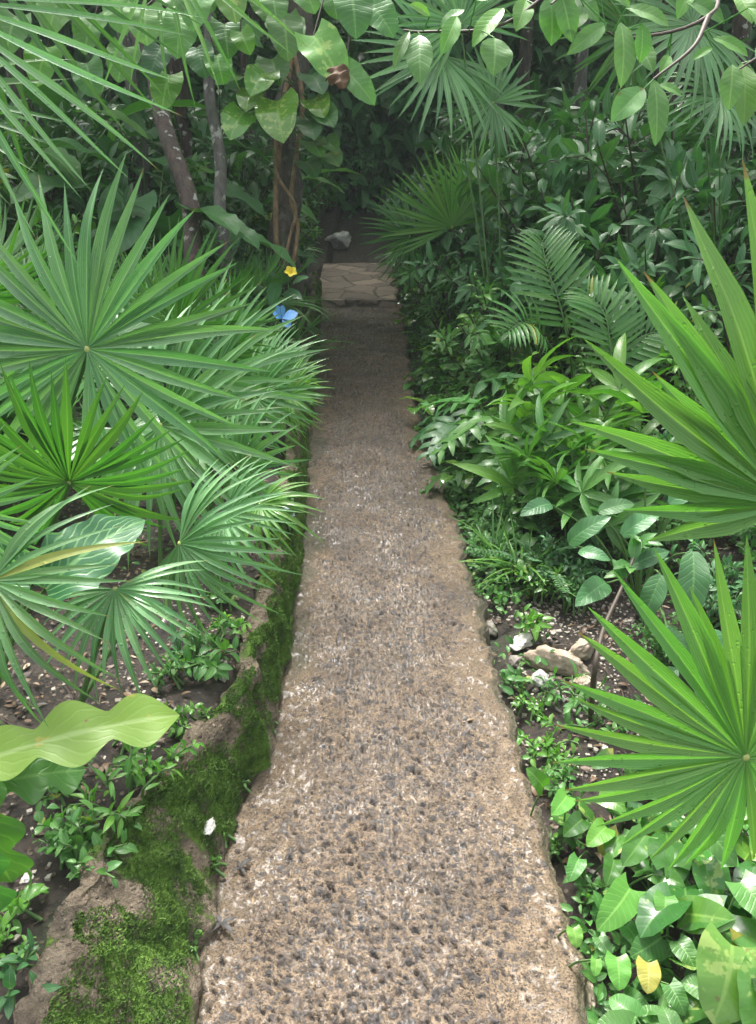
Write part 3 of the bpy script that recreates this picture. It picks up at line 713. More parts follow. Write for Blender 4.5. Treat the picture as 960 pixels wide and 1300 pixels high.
def t_strap(seed, n, ll, w, mat):
    st = random.getstate(); random.seed(seed); mf = MB()
    for i in range(n):
        a = random.uniform(0, 6.28); e = random.uniform(.25, 1.5); l = ll * random.uniform(.6, 1.1); T = blade(1., w / l, sh_lance, 8, (-1, 0, 1), .3, .0)
        V, F, U = T; V = V.copy(); t = V[:, 1]; V[:, 2] -= .45 * t ** 2 * math.cos(e)
        put(mf, (V, F, U), (math.cos(a) * .02, math.sin(a) * .02, random.uniform(0, .12)), (math.cos(a) * math.cos(e), math.sin(a) * math.cos(e), math.sin(e)), (-math.cos(a) * math.sin(e), -math.sin(a) * math.sin(e), math.cos(e) + .1), l)
    random.setstate(st); return [('foliage', mf.mesh('foliage', M[mat]), [])]

def t_fern(seed, n, ll, mat, leafl=.03):
    st = random.getstate(); random.seed(seed); mf, ms = MB(), MB(); T = leafset(sh_ellip, .42, 3, 3)
    for i in range(n):
        a = 2 * math.pi * i * .381966; e = random.uniform(.3, 1.2); l = ll * random.uniform(.6, 1.1); d = V3((math.cos(a) * math.cos(e), math.sin(a) * math.cos(e), math.sin(e)))
        pts = curve([(0, 0, 0), d * l * .6, d * l + V3((math.cos(a) * l * .15, math.sin(a) * l * .15, -l * .15))], 8); tube(ms, pts, .0015, 4)
        for k in range(16):
            f = .25 + .75 * k / 15; x = f * (len(pts) - 1); i0 = min(int(x), len(pts) - 2); p = pts[i0].lerp(pts[i0 + 1], x - i0); tg = (pts[i0 + 1] - pts[i0]).normalized(); sd = tg.cross(V3((0, 0, 1))).normalized()
            for s in (-1, 1): put(mf, random.choice(T), p, sd * s + tg * .4, V3((0, 0, 1)), leafl * (1.1 - .6 * f))
    random.setstate(st); return [('foliage', mf.mesh('foliage', M[mat]), []), ('stem', ms.mesh('stem', M['green_stem']), [])]

def t_pothos(seed, n, ll, spread, H, mat, smat='green_stem', lobe=.2):
    """trailing heart leaves over a few creeping stems, every leaf its own part"""
    st = random.getstate(); random.seed(seed); parts = []; ms = MB(); k = 0
    ns = max(2, n // 6)
    for i in range(ns):
        a = 2 * math.pi * i / ns + random.uniform(-.4, .4); e = V3((math.cos(a), math.sin(a), 0)) * spread * random.uniform(.6, 1)
        pts = curve([(0, 0, .01), e * .5 + V3((0, 0, H * random.uniform(.3, .9))), e + V3((0, 0, H * random.uniform(.1, .6)))], 6); tube(ms, pts, .003, 5)
        for j in range(n // ns):
            f = (j + 1) / (n // ns); p = pts[int(f * (len(pts) - 1))]; b = p + rdir(10, 70) * ll * random.uniform(.4, .9); d = V3((math.cos(a), math.sin(a), 0)) * .5 + rdir(-40, 5)
            mb = big_leaf_mb(b, b + d.normalized() * ll * random.uniform(.6, 1.15), V3((d.x * .5, d.y * .5 - .25, 1)), random.uniform(.72, .9), sh_heart, lobe=lobe, nl=8, wave=.08, arch=.12, fold=.22)
            tube(ms, [p, b], .0018, 4); parts.append(('leaf', mb.mesh('leaf', M[mat]), []))
    random.setstate(st); return parts + [('stem', ms.mesh('stem', M[smat]), [])]

def spawn(tpl, name, label, cat, loc, group=None, rz=None, sc=1.0):
    root = thing(name, label, cat, loc, group, random.uniform(0, 6.28) if rz is None else rz, sc)
    for pn, me, subs in tpl:
        p = obj(pn, me, root)
        for sn, sm in subs: obj(sn, sm, p)
    return root
ORD = 'first second third fourth fifth sixth seventh eighth ninth tenth eleventh twelfth thirteenth fourteenth fifteenth sixteenth seventeenth eighteenth nineteenth twentieth'.split()

def pt(u, v, h=0., y=None):
    """ground spot under pixel (u, v)"""
    p = onz(u, v, .1)
    for _ in range(4): p = onz(u, v, G(p.x, p.y) + h)
    return V3((p.x, p.y, G(p.x, p.y)))
def gp(x, y): return V3((x, y, G(x, y)))

# ================================================================== LEFT BED: big fan palms
b = gp(-1.25, 2.35)
palm('largest pale green fan palm frond facing the viewer in the left bed', b, [
    dict(hub=(111, 443, 2.2), R=232, roll=78, pitch=8, yaw=-6, n=33, spread=345, mat='fan', cup=.05, droop=.1, asym=.05, split=.4, fold=.85, seed=3)], stemr=.008)
b = gp(-1.02, 1.75)
palm('darker upright fan palm frond just below the largest pale fan', b, [
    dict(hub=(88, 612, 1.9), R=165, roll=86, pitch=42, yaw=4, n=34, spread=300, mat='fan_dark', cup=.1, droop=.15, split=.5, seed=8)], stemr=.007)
b = gp(-1.0, 1.15)
palm('fan palm at the left picture edge with drooping yellow-streaked fronds', b, [
    dict(hub=(-12, 738, 1.45), R=185, roll=-48, pitch=22, yaw=8, n=22, spread=220, mat='fan_yellow', cup=.0, droop=.3, split=.38, seed=5, label='drooping frond with yellowing fingers'),
    dict(hub=(-40, 640, 1.6), R=150, roll=30, pitch=40, yaw=0, n=26, spread=240, mat='fan', droop=.2, seed=15)])
b = gp(-.78, 1.72)
palm('small drooping fan palm beside the glossy dark wavy leaf', b, [
    dict(hub=(146, 748, 1.72), R=128, roll=-78, pitch=32, yaw=0, n=24, spread=225, mat='fan', cup=-.08, droop=.3, seed=21),
    dict(hub=(228, 690, 1.95), R=140, roll=-28, pitch=38, yaw=10, n=28, spread=240, mat='fan', cup=-.06, droop=.32, seed=22)])
b = gp(-.72, 2.35)
palm('low fan palm arching over the mossy wall with starry fronds', b, [
    dict(hub=(305, 592, 2.5), R=100, roll=10, pitch=45, yaw=0, n=24, spread=310, mat='fan', droop=.25, cup=.0, seed=31),
    dict(hub=(205, 540, 2.35), R=190, roll=-22, pitch=30, yaw=5, n=26, spread=260, mat='fan', droop=.16, seed=32),
    dict(hub=(285, 655, 2.2), R=105, roll=-30, pitch=42, yaw=0, n=26, spread=230, mat='fan', droop=.35, seed=33),
    dict(hub=(330, 640, 2.35), R=80, roll=-50, pitch=40, yaw=0, n=22, spread=220, mat='fan_light', droop=.4, seed=34)])
b = gp(-.85, 3.1)
palm('bushy fan palm reaching towards the path behind the largest fan', b, [
    dict(hub=(268, 486, 2.9), R=155, roll=2, pitch=40, yaw=0, n=24, spread=250, mat='fan', droop=.2, seed=41),
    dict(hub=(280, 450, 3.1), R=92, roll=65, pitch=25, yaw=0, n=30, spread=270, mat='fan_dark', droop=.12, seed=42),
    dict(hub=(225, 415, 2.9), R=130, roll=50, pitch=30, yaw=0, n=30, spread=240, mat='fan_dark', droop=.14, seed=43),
    dict(hub=(325, 505, 2.95), R=100, roll=-12, pitch=45, yaw=0, n=26, spread=230, mat='fan', droop=.28, seed=44),
    dict(hub=(250, 555, 2.7), R=120, roll=-35, pitch=40, yaw=0, n=28, spread=240, mat='fan_dark', droop=.25, seed=45)])
b = gp(-.75, 4.0)
palm('fan palm leaning over the path edge under the yellow flower', b, [
    dict(hub=(340, 482, 3.7), R=80, roll=-4, pitch=42, yaw=0, n=26, spread=240, mat='fan', droop=.3, seed=51),
    dict(hub=(290, 432, 3.9), R=80, roll=75, pitch=25, yaw=0, n=28, spread=260, mat='fan', droop=.1, seed=52),
    dict(hub=(370, 500, 3.4), R=62, roll=-15, pitch=48, yaw=0, n=22, spread=230, mat='fan_light', droop=.35, seed=53),
    dict(hub=(366, 478, 3.8), R=52, roll=5, pitch=40, yaw=0, n=24, spread=240, mat='fan', droop=.25, seed=54)])

# tall palm whose long fingers hang in at the top left
b = gp(-1.75, 1.3)
palm('tall fan palm at the upper left with long narrow hanging fingers', b, [
    dict(hub=(-95, -5, 1.35), R=390, roll=-24, pitch=8, yaw=0, n=14, spread=95, mat='fan', split=.5, wid=.42, droop=.05, cup=0, seed=61, foot=(-1.6, 1.3, 1.75)),
    dict(hub=(-60, -130, 1.5), R=370, roll=-62, pitch=0, yaw=0, n=15, spread=110, mat='fan_dark', split=.5, wid=.4, droop=.1, cup=0, seed=62, foot=(-1.6, 1.3, 1.75)),
    dict(hub=(205, -70, 1.7), R=230, roll=-62, pitch=10, yaw=0, n=10, spread=110, mat='fan_light', split=.45, wid=.33, droop=.1, cup=0, seed=63, foot=(-1.6, 1.3, 1.85)),
    dict(hub=(-110, 120, 1.5), R=230, roll=-42, pitch=20, yaw=0, n=12, spread=120, mat='fan_dark', split=.5, wid=.4, droop=.1, cup=0, seed=64, foot=(-1.6, 1.3, 1.7))],
    trunk=([b + V3((0, 0, -.1)), b + V3((.05, 0, .8)), V3((-1.6, 1.3, 1.9))], .07, .05), group=None)

# ------------------------------------------------------------------ hand-placed big leaves
def leafy(name, label, cat, base, leaves, mat, wl, shape, group=None, lobe=.0, fold=.2, arch=.1, wave=.1, up=.6, pr=.004, petm='green_stem', wf=14., nl=14, curl=0., face=1., gfoot=False):
    """leaves: (u, v, d of the leaf base), (u, v, d of its tip) [, dict of overrides]"""
    root = thing(name, label, cat, base, group)
    for L in leaves:
        o = L[2] if len(L) > 2 else {}
        p, q = at(*L[0]), at(*L[1])
        nr = -CF * face + V3((o.get('nx', 0), 0, up)) + rdir() * .18
        mb = big_leaf_mb(p, q, nr, o.get('wl', wl), o.get('shape', shape), None, o.get('lobe', lobe), o.get('fold', fold), o.get('arch', arch), o.get('wave', wave), o.get('nl', nl), o.get('wf', wf), o.get('curl', curl), o.get('rnd'))
        lo = obj('leaf', mb.mesh('leaf', M[o.get('mat', mat)], base), root)
        if o.get('label'): lo['label'] = o['label']
        f = V3(o['foot']) if 'foot' in o else V3(base)
        if gfoot: f = V3((p.x + random.uniform(-.07, .09), p.y + random.uniform(-.03, .1), 0)); f.z = G(f.x, f.y)
        ms = MB(); m = (f + p) / 2 + V3((0, 0, .12 * (p - f).length)); pts = curve([f, m, p], 7); tube(ms, pts, list(np.linspace(pr * 1.3, pr * .7, len(pts))), 6)
        obj('petiole', ms.mesh('petiole', M[petm], base), lo)
    return root

leafy('elephant_ear', 'glossy dark green wavy-edged leaf with pale veins above the small drooping palm', 'broad-leaved plant', gp(-.98, 1.55),
      [((58, 748, 1.66), (184, 660, 1.8), dict(rnd=.5)), ((40, 742, 1.6), (-40, 700, 1.7), {})], 'elephant', .62, sh_wavy, lobe=.1, wave=.14, wf=16, fold=.15, arch=.14, up=.1, pr=.006)
b = gp(-1.0, .98)
leafy('birds_nest_fern', 'yellow-green strap leaf with ragged lobed edge low on the left bed', 'broad-leaved plant', b,
      [((-70, 985, 1.38), (228, 908, 1.5), dict(rnd=.55, label='long lobed leaf with brown blotches')), ((-60, 1010, 1.36), (108, 978, 1.48), dict(mat='mid', rnd=.7, wl=.42, wave=.12)),
       ((-40, 960, 1.3), (15, 1120, 1.36), dict(mat='mid', rnd=.3, wl=.45, wave=.05)), ((-50, 1000, 1.25), (-5, 1160, 1.3), dict(mat='mid', wl=.4))],
      'bird', .27, sh_lobed, fold=.1, arch=.1, wave=.07, wf=25, up=.8, pr=.006, nl=60)

# climbing pothos with big pale leaves on the vine trunk
def trunk_tree(label, pts, r0, r1, mat, name='tree', cat='tree', group=None, vines=(), crown=None, k=12):
    b = V3(pts[0]); root = thing(name, label, cat, b, group); mb = MB(); P = curve(pts, 9); n = len(P)
    P = [p + V3((math.sin(i * .37) * r0 * .3, math.cos(i * .29) * r0 * .3, 0)) for i, p in enumerate(P)]
    tube(mb, P, [(r0 + (r1 - r0) * i / n) * (1 + .5 * max(0, 1 - i / 4) ** 2) * random.uniform(.93, 1.07) for i in range(n)], k)
    tr = obj('trunk', mb.mesh('trunk', M[mat], b), root)
    for vp, vr in vines:
        mv = MB(); Q = curve(vp, 9); tube(mv, Q, vr, 6); obj('vine', mv.mesh('vine', M['vine'], b), tr)
    if crown:
        for cm, loc, sc in crown:
            o = obj('crown', cm, root, V3(loc) - b); o.scale = (sc, sc, sc * .7); o.rotation_euler = (0, 0, random.uniform(0, 6))
    return root
def crown_mesh(seed, n, ll, mat, clumps=22):
    st = random.getstate(); random.seed(seed); mb = MB(); T = leafset(sh_ellip, .42, 6, 3)
    cs = [V3((random.gauss(0, .5), random.gauss(0, .5), random.gauss(0, .42))) for _ in range(clumps)]
    for c in cs:
        for _ in range(n // clumps):
            p = c + V3((random.gauss(0, .17), random.gauss(0, .17), random.gauss(0, .13)))
            put(mb, random.choice(T), p, rdir(-70, 25), V3((random.gauss(0, .5), random.gauss(0, .5), 1)), ll * random.uniform(.6, 1.3))
    random.setstate(st); return mb.mesh('crown', M[mat])
CROWN = [crown_mesh(1, 2600, .085, 'dark'), crown_mesh(2, 2600, .075, 'mid'), crown_mesh(3, 2200, .10, 'bluegreen')]

t1 = [at(262, 400, 4.5), at(243, 300, 4.6), at(228, 210, 4.7), at(196, 110, 4.9), at(170, 20, 5.1), at(140, -160, 5.6)]
trunk_tree('leaning reddish tree trunk with white lichen spots behind the largest fan', [gp(t1[0].x + .05, t1[0].y) - V3((0, 0, .1))] + t1, .056, .045, 'bark_red',
           crown=[(CROWN[0], at(120, -330, 6), 1.7)])
t2 = [at(284, 300, 5.2), at(279, 230, 5.2), at(272, 150, 5.2), at(265, 80, 5.2), at(258, -60, 5.2), at(250, -250, 5.4)]
trunk_tree('slim straight grey tree trunk between the leaning and the vine-wrapped trunks', [gp(t2[0].x, 5.2) - V3((0, 0, .1))] + t2, .042, .034, 'bark_grey', crown=[(CROWN[1], at(260, -350, 5.6), 1.4)])
t3 = [at(364, 330, 5.7), at(362, 270, 5.7), at(364, 180, 5.7), at(376, 80, 5.7), at(384, -20, 5.7), at(390, -250, 5.8)]
trunk_tree('thick dark trunk wrapped in pale vines under big variegated leaves', [gp(t3[0].x, 5.75) - V3((0, 0, .1))] + t3, .10, .08, 'bark_dark', crown=[(CROWN[2], at(400, -420, 6.4), 1.8), (CROWN[0], (-.3, 7.6, 3.5), .95), (CROWN[0], (.1, 8.3, 3.6), 1.0), (CROWN[2], (-.1, 9.0, 3.8), 1.05), (CROWN[0], (.15, 9.7, 4.0), 1.0), (CROWN[2], (.1, 5.6, 4.3), .55)],
           vines=[([at(372, 335, 5.55), at(378, 290, 5.55), at(370, 250, 5.55), at(376, 200, 5.55), at(384, 130, 5.55), at(372, 60, 5.6)], .016),
                  ([at(352, 335, 5.55), at(350, 260, 5.56), at(354, 190, 5.58), at(362, 120, 5.58), at(380, 30, 5.6)], .02),
                  ([at(360, 340, 5.5), at(368, 300, 5.5), at(375, 262, 5.5), at(350, 215, 5.5), at(352, 150, 5.55)], .011)])
cp = at(372, 140, 5.5)
def cl(u, v, tu, tv, d=5.2, **k): return ((u, v, d), (tu, tv, d - .12), dict(foot=cp + CUP * ((140 - v) / FPX * 4), **k))
leafy('climbing_pothos', 'climbing vine with large pale variegated heart leaves on the vine-wrapped trunk', 'climbing plant', at(364, 330, 5.6),
      [cl(352, 128, 360, 182, rnd=.9), cl(322, 118, 312, 142, 5.3, rnd=.6), cl(338, 92, 318, 122, 5.2, rnd=.8), cl(310, 142, 292, 178, 5.3), cl(345, 75, 355, 110, 5.3, rnd=.3, mat='mid'),
       cl(372, 40, 348, 18, 5.0, mat='pale'), cl(360, 30, 372, 70, 4.9, mat='pale'), cl(398, 125, 412, 150, 5.3), cl(404, 140, 424, 162, 5.3, mat='mid'), cl(330, 50, 300, 30, 5.1, mat='mid'),
       cl(392, 152, 400, 178, 5.3, mat='dark'), cl(395, 180, 408, 200, 5.4, mat='mid'), cl(410, 178, 428, 192, 5.4, mat='mid'), cl(415, 195, 430, 212, 5.5, mat='mid'), cl(388, 205, 402, 226, 5.5, mat='dark'),
       cl(300, 95, 274, 108, 5.3, mat='mid'), cl(395, 95, 410, 120, 5.3, mat='dark')],
      'pothos_gold', .85, sh_heart, lobe=.16, fold=.2, arch=.1, up=.3, nl=10)

# overhanging broad leaves near the top middle (belong to a small tree rooted left of the path, crown above the frame)
tb = gp(-2.0, 3.0)
HBR = curve([V3((-1.95, 3.0, 2.9)), at(60, -110, 3.3), at(170, -50, 3.1), at(270, -75, 3.0), at(360, -60, 2.8), at(430, -55, 2.7), at(500, -40, 2.7)], 8)
def ov(u, v, tu, tv, d, **k): return ((u, v, d), (tu, tv, d), dict(foot=min(HBR, key=lambda q: (q - at(u, v - 30, d)).length), **k))
leafy('sea_hibiscus', 'overhanging branch with soft pale rounded leaves at the top middle', 'tree', tb, [
      ov(183, 10, 187, 58, 2.6, wl=1.1, rnd=.6), ov(360, 22, 366, 78, 2.7, wl=.85), ov(398, 45, 436, 108, 2.6, wl=.78, mat='pothos_gold', rnd=.8, label='pale leaf with a withered brown tip'),
      ov(438, 88, 476, 134, 2.6, wl=.6), ov(215, -20, 240, 22, 2.8), ov(310, -40, 330, 8, 2.8), ov(380, -30, 400, 18, 2.7), ov(446, -10, 452, 50, 2.6, mat='mid', wl=.9), ov(470, 5, 500, 48, 2.7, wl=.9, mat='mid'),
      ov(330, 0, 345, 30, 2.9), ov(270, -20, 262, 20, 2.9), ov(420, -20, 428, 25, 2.7), ov(232, 20, 225, 75, 3.0, mat='mid'), ov(205, 60, 190, 100, 3.2, mat='dark'), ov(285, 30, 290, 75, 3.1, mat='mid'), ov(160, 60, 150, 105, 3.2, mat='mid'), ov(250, 60, 262, 100, 3.3, mat='dark'), ov(305, 40, 318, 70, 3.0, mat='light'), ov(120, 20, 108, 70, 3.1), ov(80, -10, 62, 45, 3.0), ov(150, 0, 160, 45, 2.9, mat='light'), ov(255, -10, 246, 40, 2.8), ov(290, -15, 300, 30, 2.7, mat='pothos_gold'), ov(60, 60, 48, 110, 3.3, mat='light'), ov(110, 80, 122, 125, 3.3, mat='mid'), ov(215, 95, 206, 140, 3.3, mat='light'), ov(20, 20, 8, 70, 3.2), ov(345, -10, 352, 32, 2.7), ov(275, 70, 284, 108, 3.3, mat='light')], 'pale', .95, sh_heart, lobe=.18, fold=.15, arch=.08, up=.25, pr=.003, nl=10, petm='brown_stem')
o = [x for x in bpy.data.objects if x.get('label') == 'pale leaf with a withered brown tip'][0]
mb = big_leaf_mb(at(424, 84, 2.585), at(438, 112, 2.57), -CF, 1.0, sh_wavy, wave=.5, wf=18, curl=.5)
obj('withered_tip', mb.mesh('withered_tip', M['brown_leaf'], tb), o)
mb = MB(); P = curve([tb - V3((0, 0, .1)), tb + V3((.05, .1, 1.2)), V3((-1.95, 3.0, 2.9))], 8); tube(mb, P, list(np.linspace(.06, .03, len(P))), 10); obj('trunk', mb.mesh('trunk', M['bark_grey'], tb), o.parent)
mb = MB(); tube(mb, HBR, list(np.linspace(.02, .004, len(HBR))), 7); obj('branch', mb.mesh('branch', M['brown_stem'], tb), o.parent)

# ------------------------------------------------------------------ flower bush, butterfly, edge plants
b = pt(352, 452); b = gp(b.x - .12, 5.05)
fl = t_shrub(77, .62, .26, 9, leafset(sh_lance, .42, 4, 5), .13, 12, 'bluegreen', low=.3, up=.35)
root = spawn(fl, 'flowering_shrub', 'small dark-leaved bush with one yellow flower beside the path', 'shrub', b, rz=0, sc=1)
def petal_flower(name, c, r, n, mat, parent, base, nrm):
    mb = MB(); T = blade(1., .75, sh_obov, 5, (-1, -.4, .4, 1), .25, .12)
    D, S = V3(nrm).normalized().orthogonal().normalized(), None
    for i in range(n):
        d = D.copy(); d.rotate(Matrix.Rotation(6.283 * i / n, 3, V3(nrm))); put(mb, T, c, d + V3(nrm).normalized() * .5, nrm, r, .5)
    tube(mb, [c, V3(c) + V3(nrm).normalized() * r * .35], [r * .12, r * .06], 6)
    return obj(name, mb.mesh(name, M[mat], base), parent)
petal_flower('flower', at(369, 347, 4.45), .042, 5, 'petal', root, b, -CF + V3((.2, 0, .5)))
ms = MB(); tube(ms, curve([b + V3((0, 0, .4)), at(364, 370, 4.85), at(369, 350, 4.46)], 6), .002, 5); obj('flower_stalk', ms.mesh('flower_stalk', M['green_stem'], b), root)
bl = [((330, 350, 4.9), (322, 322, 4.85)), ((345, 340, 4.9), (358, 318, 4.85)), ((338, 375, 4.8), (318, 360, 4.75)), ((352, 360, 4.8), (345, 390, 4.7)), ((360, 372, 4.8), (384, 380, 4.7)), ((372, 360, 4.8), (392, 352, 4.75)), ((350, 352, 4.85), (330, 340, 4.8))]
for p, q in bl:
    obj('leaf', big_leaf_mb(at(*p), at(*q), -CF + V3((0, 0, .8)), .55, sh_ovate, nl=8).mesh('leaf', M['bluegreen'], b), root)
# butterfly
bc = at(358, 405, 4.0); BS = 1.3; root = thing('butterfly', 'bright blue butterfly resting on leaves below the yellow flower', 'butterfly', bc)
mb = MB(); ax = (CR * .8 - CUP * .35).normalized()
tube(mb, [bc - ax * .016, bc - ax * .006, bc + ax * .004, bc + ax * .014, bc + ax * .02], [.0008, .0028, .0034, .0026, .0006], 8); obj('body', mb.mesh('body', M['insect'], bc), root)
for sgn, dirs in ((1, ((CR * .75 + CUP * .28, .062, .75), (CR * .35 - CUP * .35, .045, .85))), (-1, ((-CR * .1 + CUP * 1. - CF * .5, .058, .7), (-CR * .5 + CUP * .2 - CF * .5, .045, .85)))):
    wg = None
    for d, l, w in dirs:
        mb = MB(); put(mb, blade(1., w, sh_obov, 8, (-1, -.5, 0, .5, 1), .05, .03), bc + V3((0, 0, .002)), d, -CF + V3((0, 0, .8)) + CR * .3 * sgn, l * BS, .5)
        wo = obj('wing', mb.mesh('wing', M['blue_wing'], bc), root)
        mb = MB(); put(mb, blade(1., w * 1.06, lambda t: np.where(t > .8, sh_obov(t), .03), 8, (-1, -.5, 0, .5, 1), .05, .03), bc + V3((0, 0, .0008)), d, -CF + V3((0, 0, .8)) + CR * .3 * sgn, l * 1.07 * BS, .5)
        obj('wing_edge', mb.mesh('wing_edge', M['dark_wing'], bc), wo)
for s in (-1, 1):
    mb = MB(); tube(mb, [bc + ax * .019, bc + ax * .034 + CUP * .006 * s + V3((0, 0, .004))], .0005, 4); obj('antenna', mb.mesh('antenna', M['insect'], bc), root)

LANCE = leafset(sh_lance, .26, 5, 5, fold=.3)
e1 = pt(398, 470)
spawn(t_whorl(12, .34, .16, 7, 6, .16, .2, 'mid', 2), 'spider_lily', 'narrow-leaved plant spilling from the wall onto the path below the butterfly', 'leafy plant', gp(e1.x - .1, 4.55), rz=1)
spawn(t_strap(13, 46, .42, .03, 'mid'), 'spider_lily', 'strappy tuft on the wall between the flower bush and the low fan palms', 'leafy plant', gp(float(xl(5.3)) - .12, 5.3), rz=1)
spawn(t_whorl(14, .4, .2, 8, 7, .17, .18, 'light', 2), 'spider_lily', 'pale narrow-leaved tuft at the wall top right of the bushy fan palm', 'leafy plant', gp(float(xl(3.75)) - .16, 3.75), rz=2)

SM_ROUND = leafset(sh_obov, .75, 5, 4); SM_OV = leafset(sh_ovate, .6, 5, 4); HEARTS = leafset(sh_heart, .85, 5, 5, lobe=.18)
OVATE = leafset(sh_ovate, .5, 6, 5); ELL = leafset(sh_ellip, .42, 6, 5, wave=.15); LAN = leafset(sh_lance, .36, 6, 5)
p = onz(378, 668, .2); p.x = float(xl(p.y)) - .05
r_ = spawn(t_shrub(31, .17, .10, 9, SM_ROUND, .04, 9, 'mid', 'green_stem', .2), 'wall_herb', 'little round-leaved herb with tiny lilac flowers growing out of the wall', 'herb', (p.x, p.y, .19), rz=0)
for i in range(4):
    c = V3((random.uniform(-.05, .06), random.uniform(-.08, .0), random.uniform(.06, .16)))
    petal_flower('flower', c, .011, 5, 'white_petal', r_, (0, 0, 0), (0, -.6, .7))

# seedlings in the left soil
def weed(u, v, seed, H, Rr, nst, leaves, ll, npl, mat, label, sc=1., low=.4, up=.4, z=None):
    q = pt(u, v); return spawn(t_shrub(seed, H, Rr, nst, leaves, ll, npl, mat, 'green_stem', low, .1, up, sub=1), 'weed_seedling', label, 'weed', q if z is None else V3((q.x, q.y, z)), rz=0, sc=sc, group=None)
weed(262, 850, 1, .13, .11, 9, SM_OV, .05, 7, 'mid', 'clump of heart-leaved seedlings beneath the low fan palm left of the moss')
weed(240, 830, 2, .10, .08, 6, SM_OV, .035, 7, 'bluegreen', 'darker tiny seedlings just left of the heart-leaved clump')
weed(290, 810, 17, .08, .07, 5, SM_OV, .035, 6, 'light', 'yellowish seedlings at the moss edge right of the heart-leaved clump')
weed(118, 1100, 3, .14, .12, 9, SM_OV, .042, 8, 'mid', 'spreading leafy weed between the ragged strap leaf and the wall')
weed(90, 1085, 4, .10, .09, 6, SM_ROUND, .036, 7, 'mid', 'round-leaved weed on dark soil left of the spreading weed')
weed(195, 1010, 5, .12, .10, 8, SM_OV, .034, 8, 'light', 'fresh light green weed on the wall ledge right of the ragged leaf')
weed(165, 1060, 6, .20, .12, 5, LAN, .05, 8, 'light', 'lanky pale weed stems leaning over the wall ledge')
weed(28, 1165, 7, .06, .05, 3, OVATE, .055, 4, 'light', 'three-leaf light seedling alone on the dark soil at lower left')
weed(30, 1255, 8, .08, .06, 4, OVATE, .05, 4, 'bluegreen', 'bluish seedling in the bottom left corner')
weed(12, 1215, 18, .05, .05, 4, SM_OV, .025, 6, 'light', 'feathery moss-like sprig by the bottom left corner')
for i, (u, v) in enumerate([(350, 915), (312, 1000), (268, 1105), (262, 1200), (338, 905), (285, 1060)]):
    q = onz(u, v, .01); yy = q.y
    spawn(t_shrub(90 + i, .05, .04, 5, SM_OV, .018, 5, 'light', 'green_stem', .2, sub=0), 'crack_weed', ORD[sorted([915, 1000, 1105, 1200, 905, 1060]).index(v)] + ' tiny weed in the crack between wall and path, counted from the far end', 'weed',
          (float(xl(yy)) - .012, yy, .005), 'tiny weeds in the crack at the wall foot', rz=i)

# ================================================================== RIGHT SIDE: hero palms
b = gp(1.35, 1.5)
palm('large bright fan palm leaning in from the right picture edge', b, [
    dict(hub=(1003, 642, 1.25), R=430, roll=140, pitch=6, yaw=-4, mat='fan_light', cup=.03, droop=.01, split=.45, fold=.75, seed=9, segw=47, segs=[(70, 420), (84, 430), (95, 425), (103.5, 428), (112, 412), (119, 300), (126, 352), (130.5, 385), (139, 250), (146.5, 342), (157.5, 306), (163, 276), (171, 242), (183.5, 212), (194, 190)])], stemr=.009)
b = gp(.98, 1.35)
palm('smaller bright fan palm frond with yellow hub at the lower right', b, [
    dict(hub=(947, 961, 1.5), R=268, roll=135, pitch=8, yaw=-6, mat='fan_light', cup=.03, droop=.05, split=.5, fold=.75, seed=14, segw=29, segs=[(95, 288), (102, 290), (110, 240), (118, 302), (124.5, 300), (135, 290), (144, 275), (155, 255), (163, 235), (170, 248), (180, 248), (190, 235), (199, 225), (209, 210), (219, 200), (229, 185), (240, 185), (252, 178), (266, 165), (280, 150), (88, 270), (80, 260), (70, 260), (58, 250), (45, 240), (30, 230), (15, 220), (0, 210), (-15, 200), (-32, 190), (-50, 175), (-66, 160)])], stemr=.007)

# background fans on the right
b = gp(.55, 6.4)
palm('dark upright fan palm at the far right of the path end', b, [
    dict(hub=(574, 288, 5.9), R=100, roll=112, pitch=25, yaw=0, n=30, spread=200, mat='fan_light', droop=.05, seed=71),
    dict(hub=(600, 255, 6.0), R=80, roll=60, pitch=30, n=26, spread=220, mat='fan_light', seed=72),
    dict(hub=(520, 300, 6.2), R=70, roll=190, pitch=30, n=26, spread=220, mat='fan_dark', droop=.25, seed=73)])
b = gp(.8, 5.2)
palm('pale star-shaped fan palm high behind the right shrubs', b, [
    dict(hub=(626, 130, 4.8), R=75, roll=160, pitch=10, n=30, spread=330, mat='fan', droop=.05, seed=81),
    dict(hub=(560, 70, 4.6), R=115, roll=200, pitch=15, n=34, spread=300, mat='fan', droop=.1, seed=82),
    dict(hub=(585, 30, 4.5), R=100, roll=120, pitch=15, n=30, spread=260, mat='fan', droop=.1, seed=83)])
b = gp(2.0, 4.5)
palm('tall fan palm with broad pale fronds at the top right', b, [
    dict(hub=(880, 30, 3.7), R=130, roll=200, pitch=20, n=34, spread=300, mat='fan', droop=.1, seed=91),
    dict(hub=(915, 125, 3.8), R=90, roll=250, pitch=25, n=28, spread=260, mat='fan', droop=.25, seed=92),
    dict(hub=(800, 40, 4.1), R=110, roll=160, pitch=20, n=30, spread=280, mat='fan_dark', droop=.1, seed=93)])

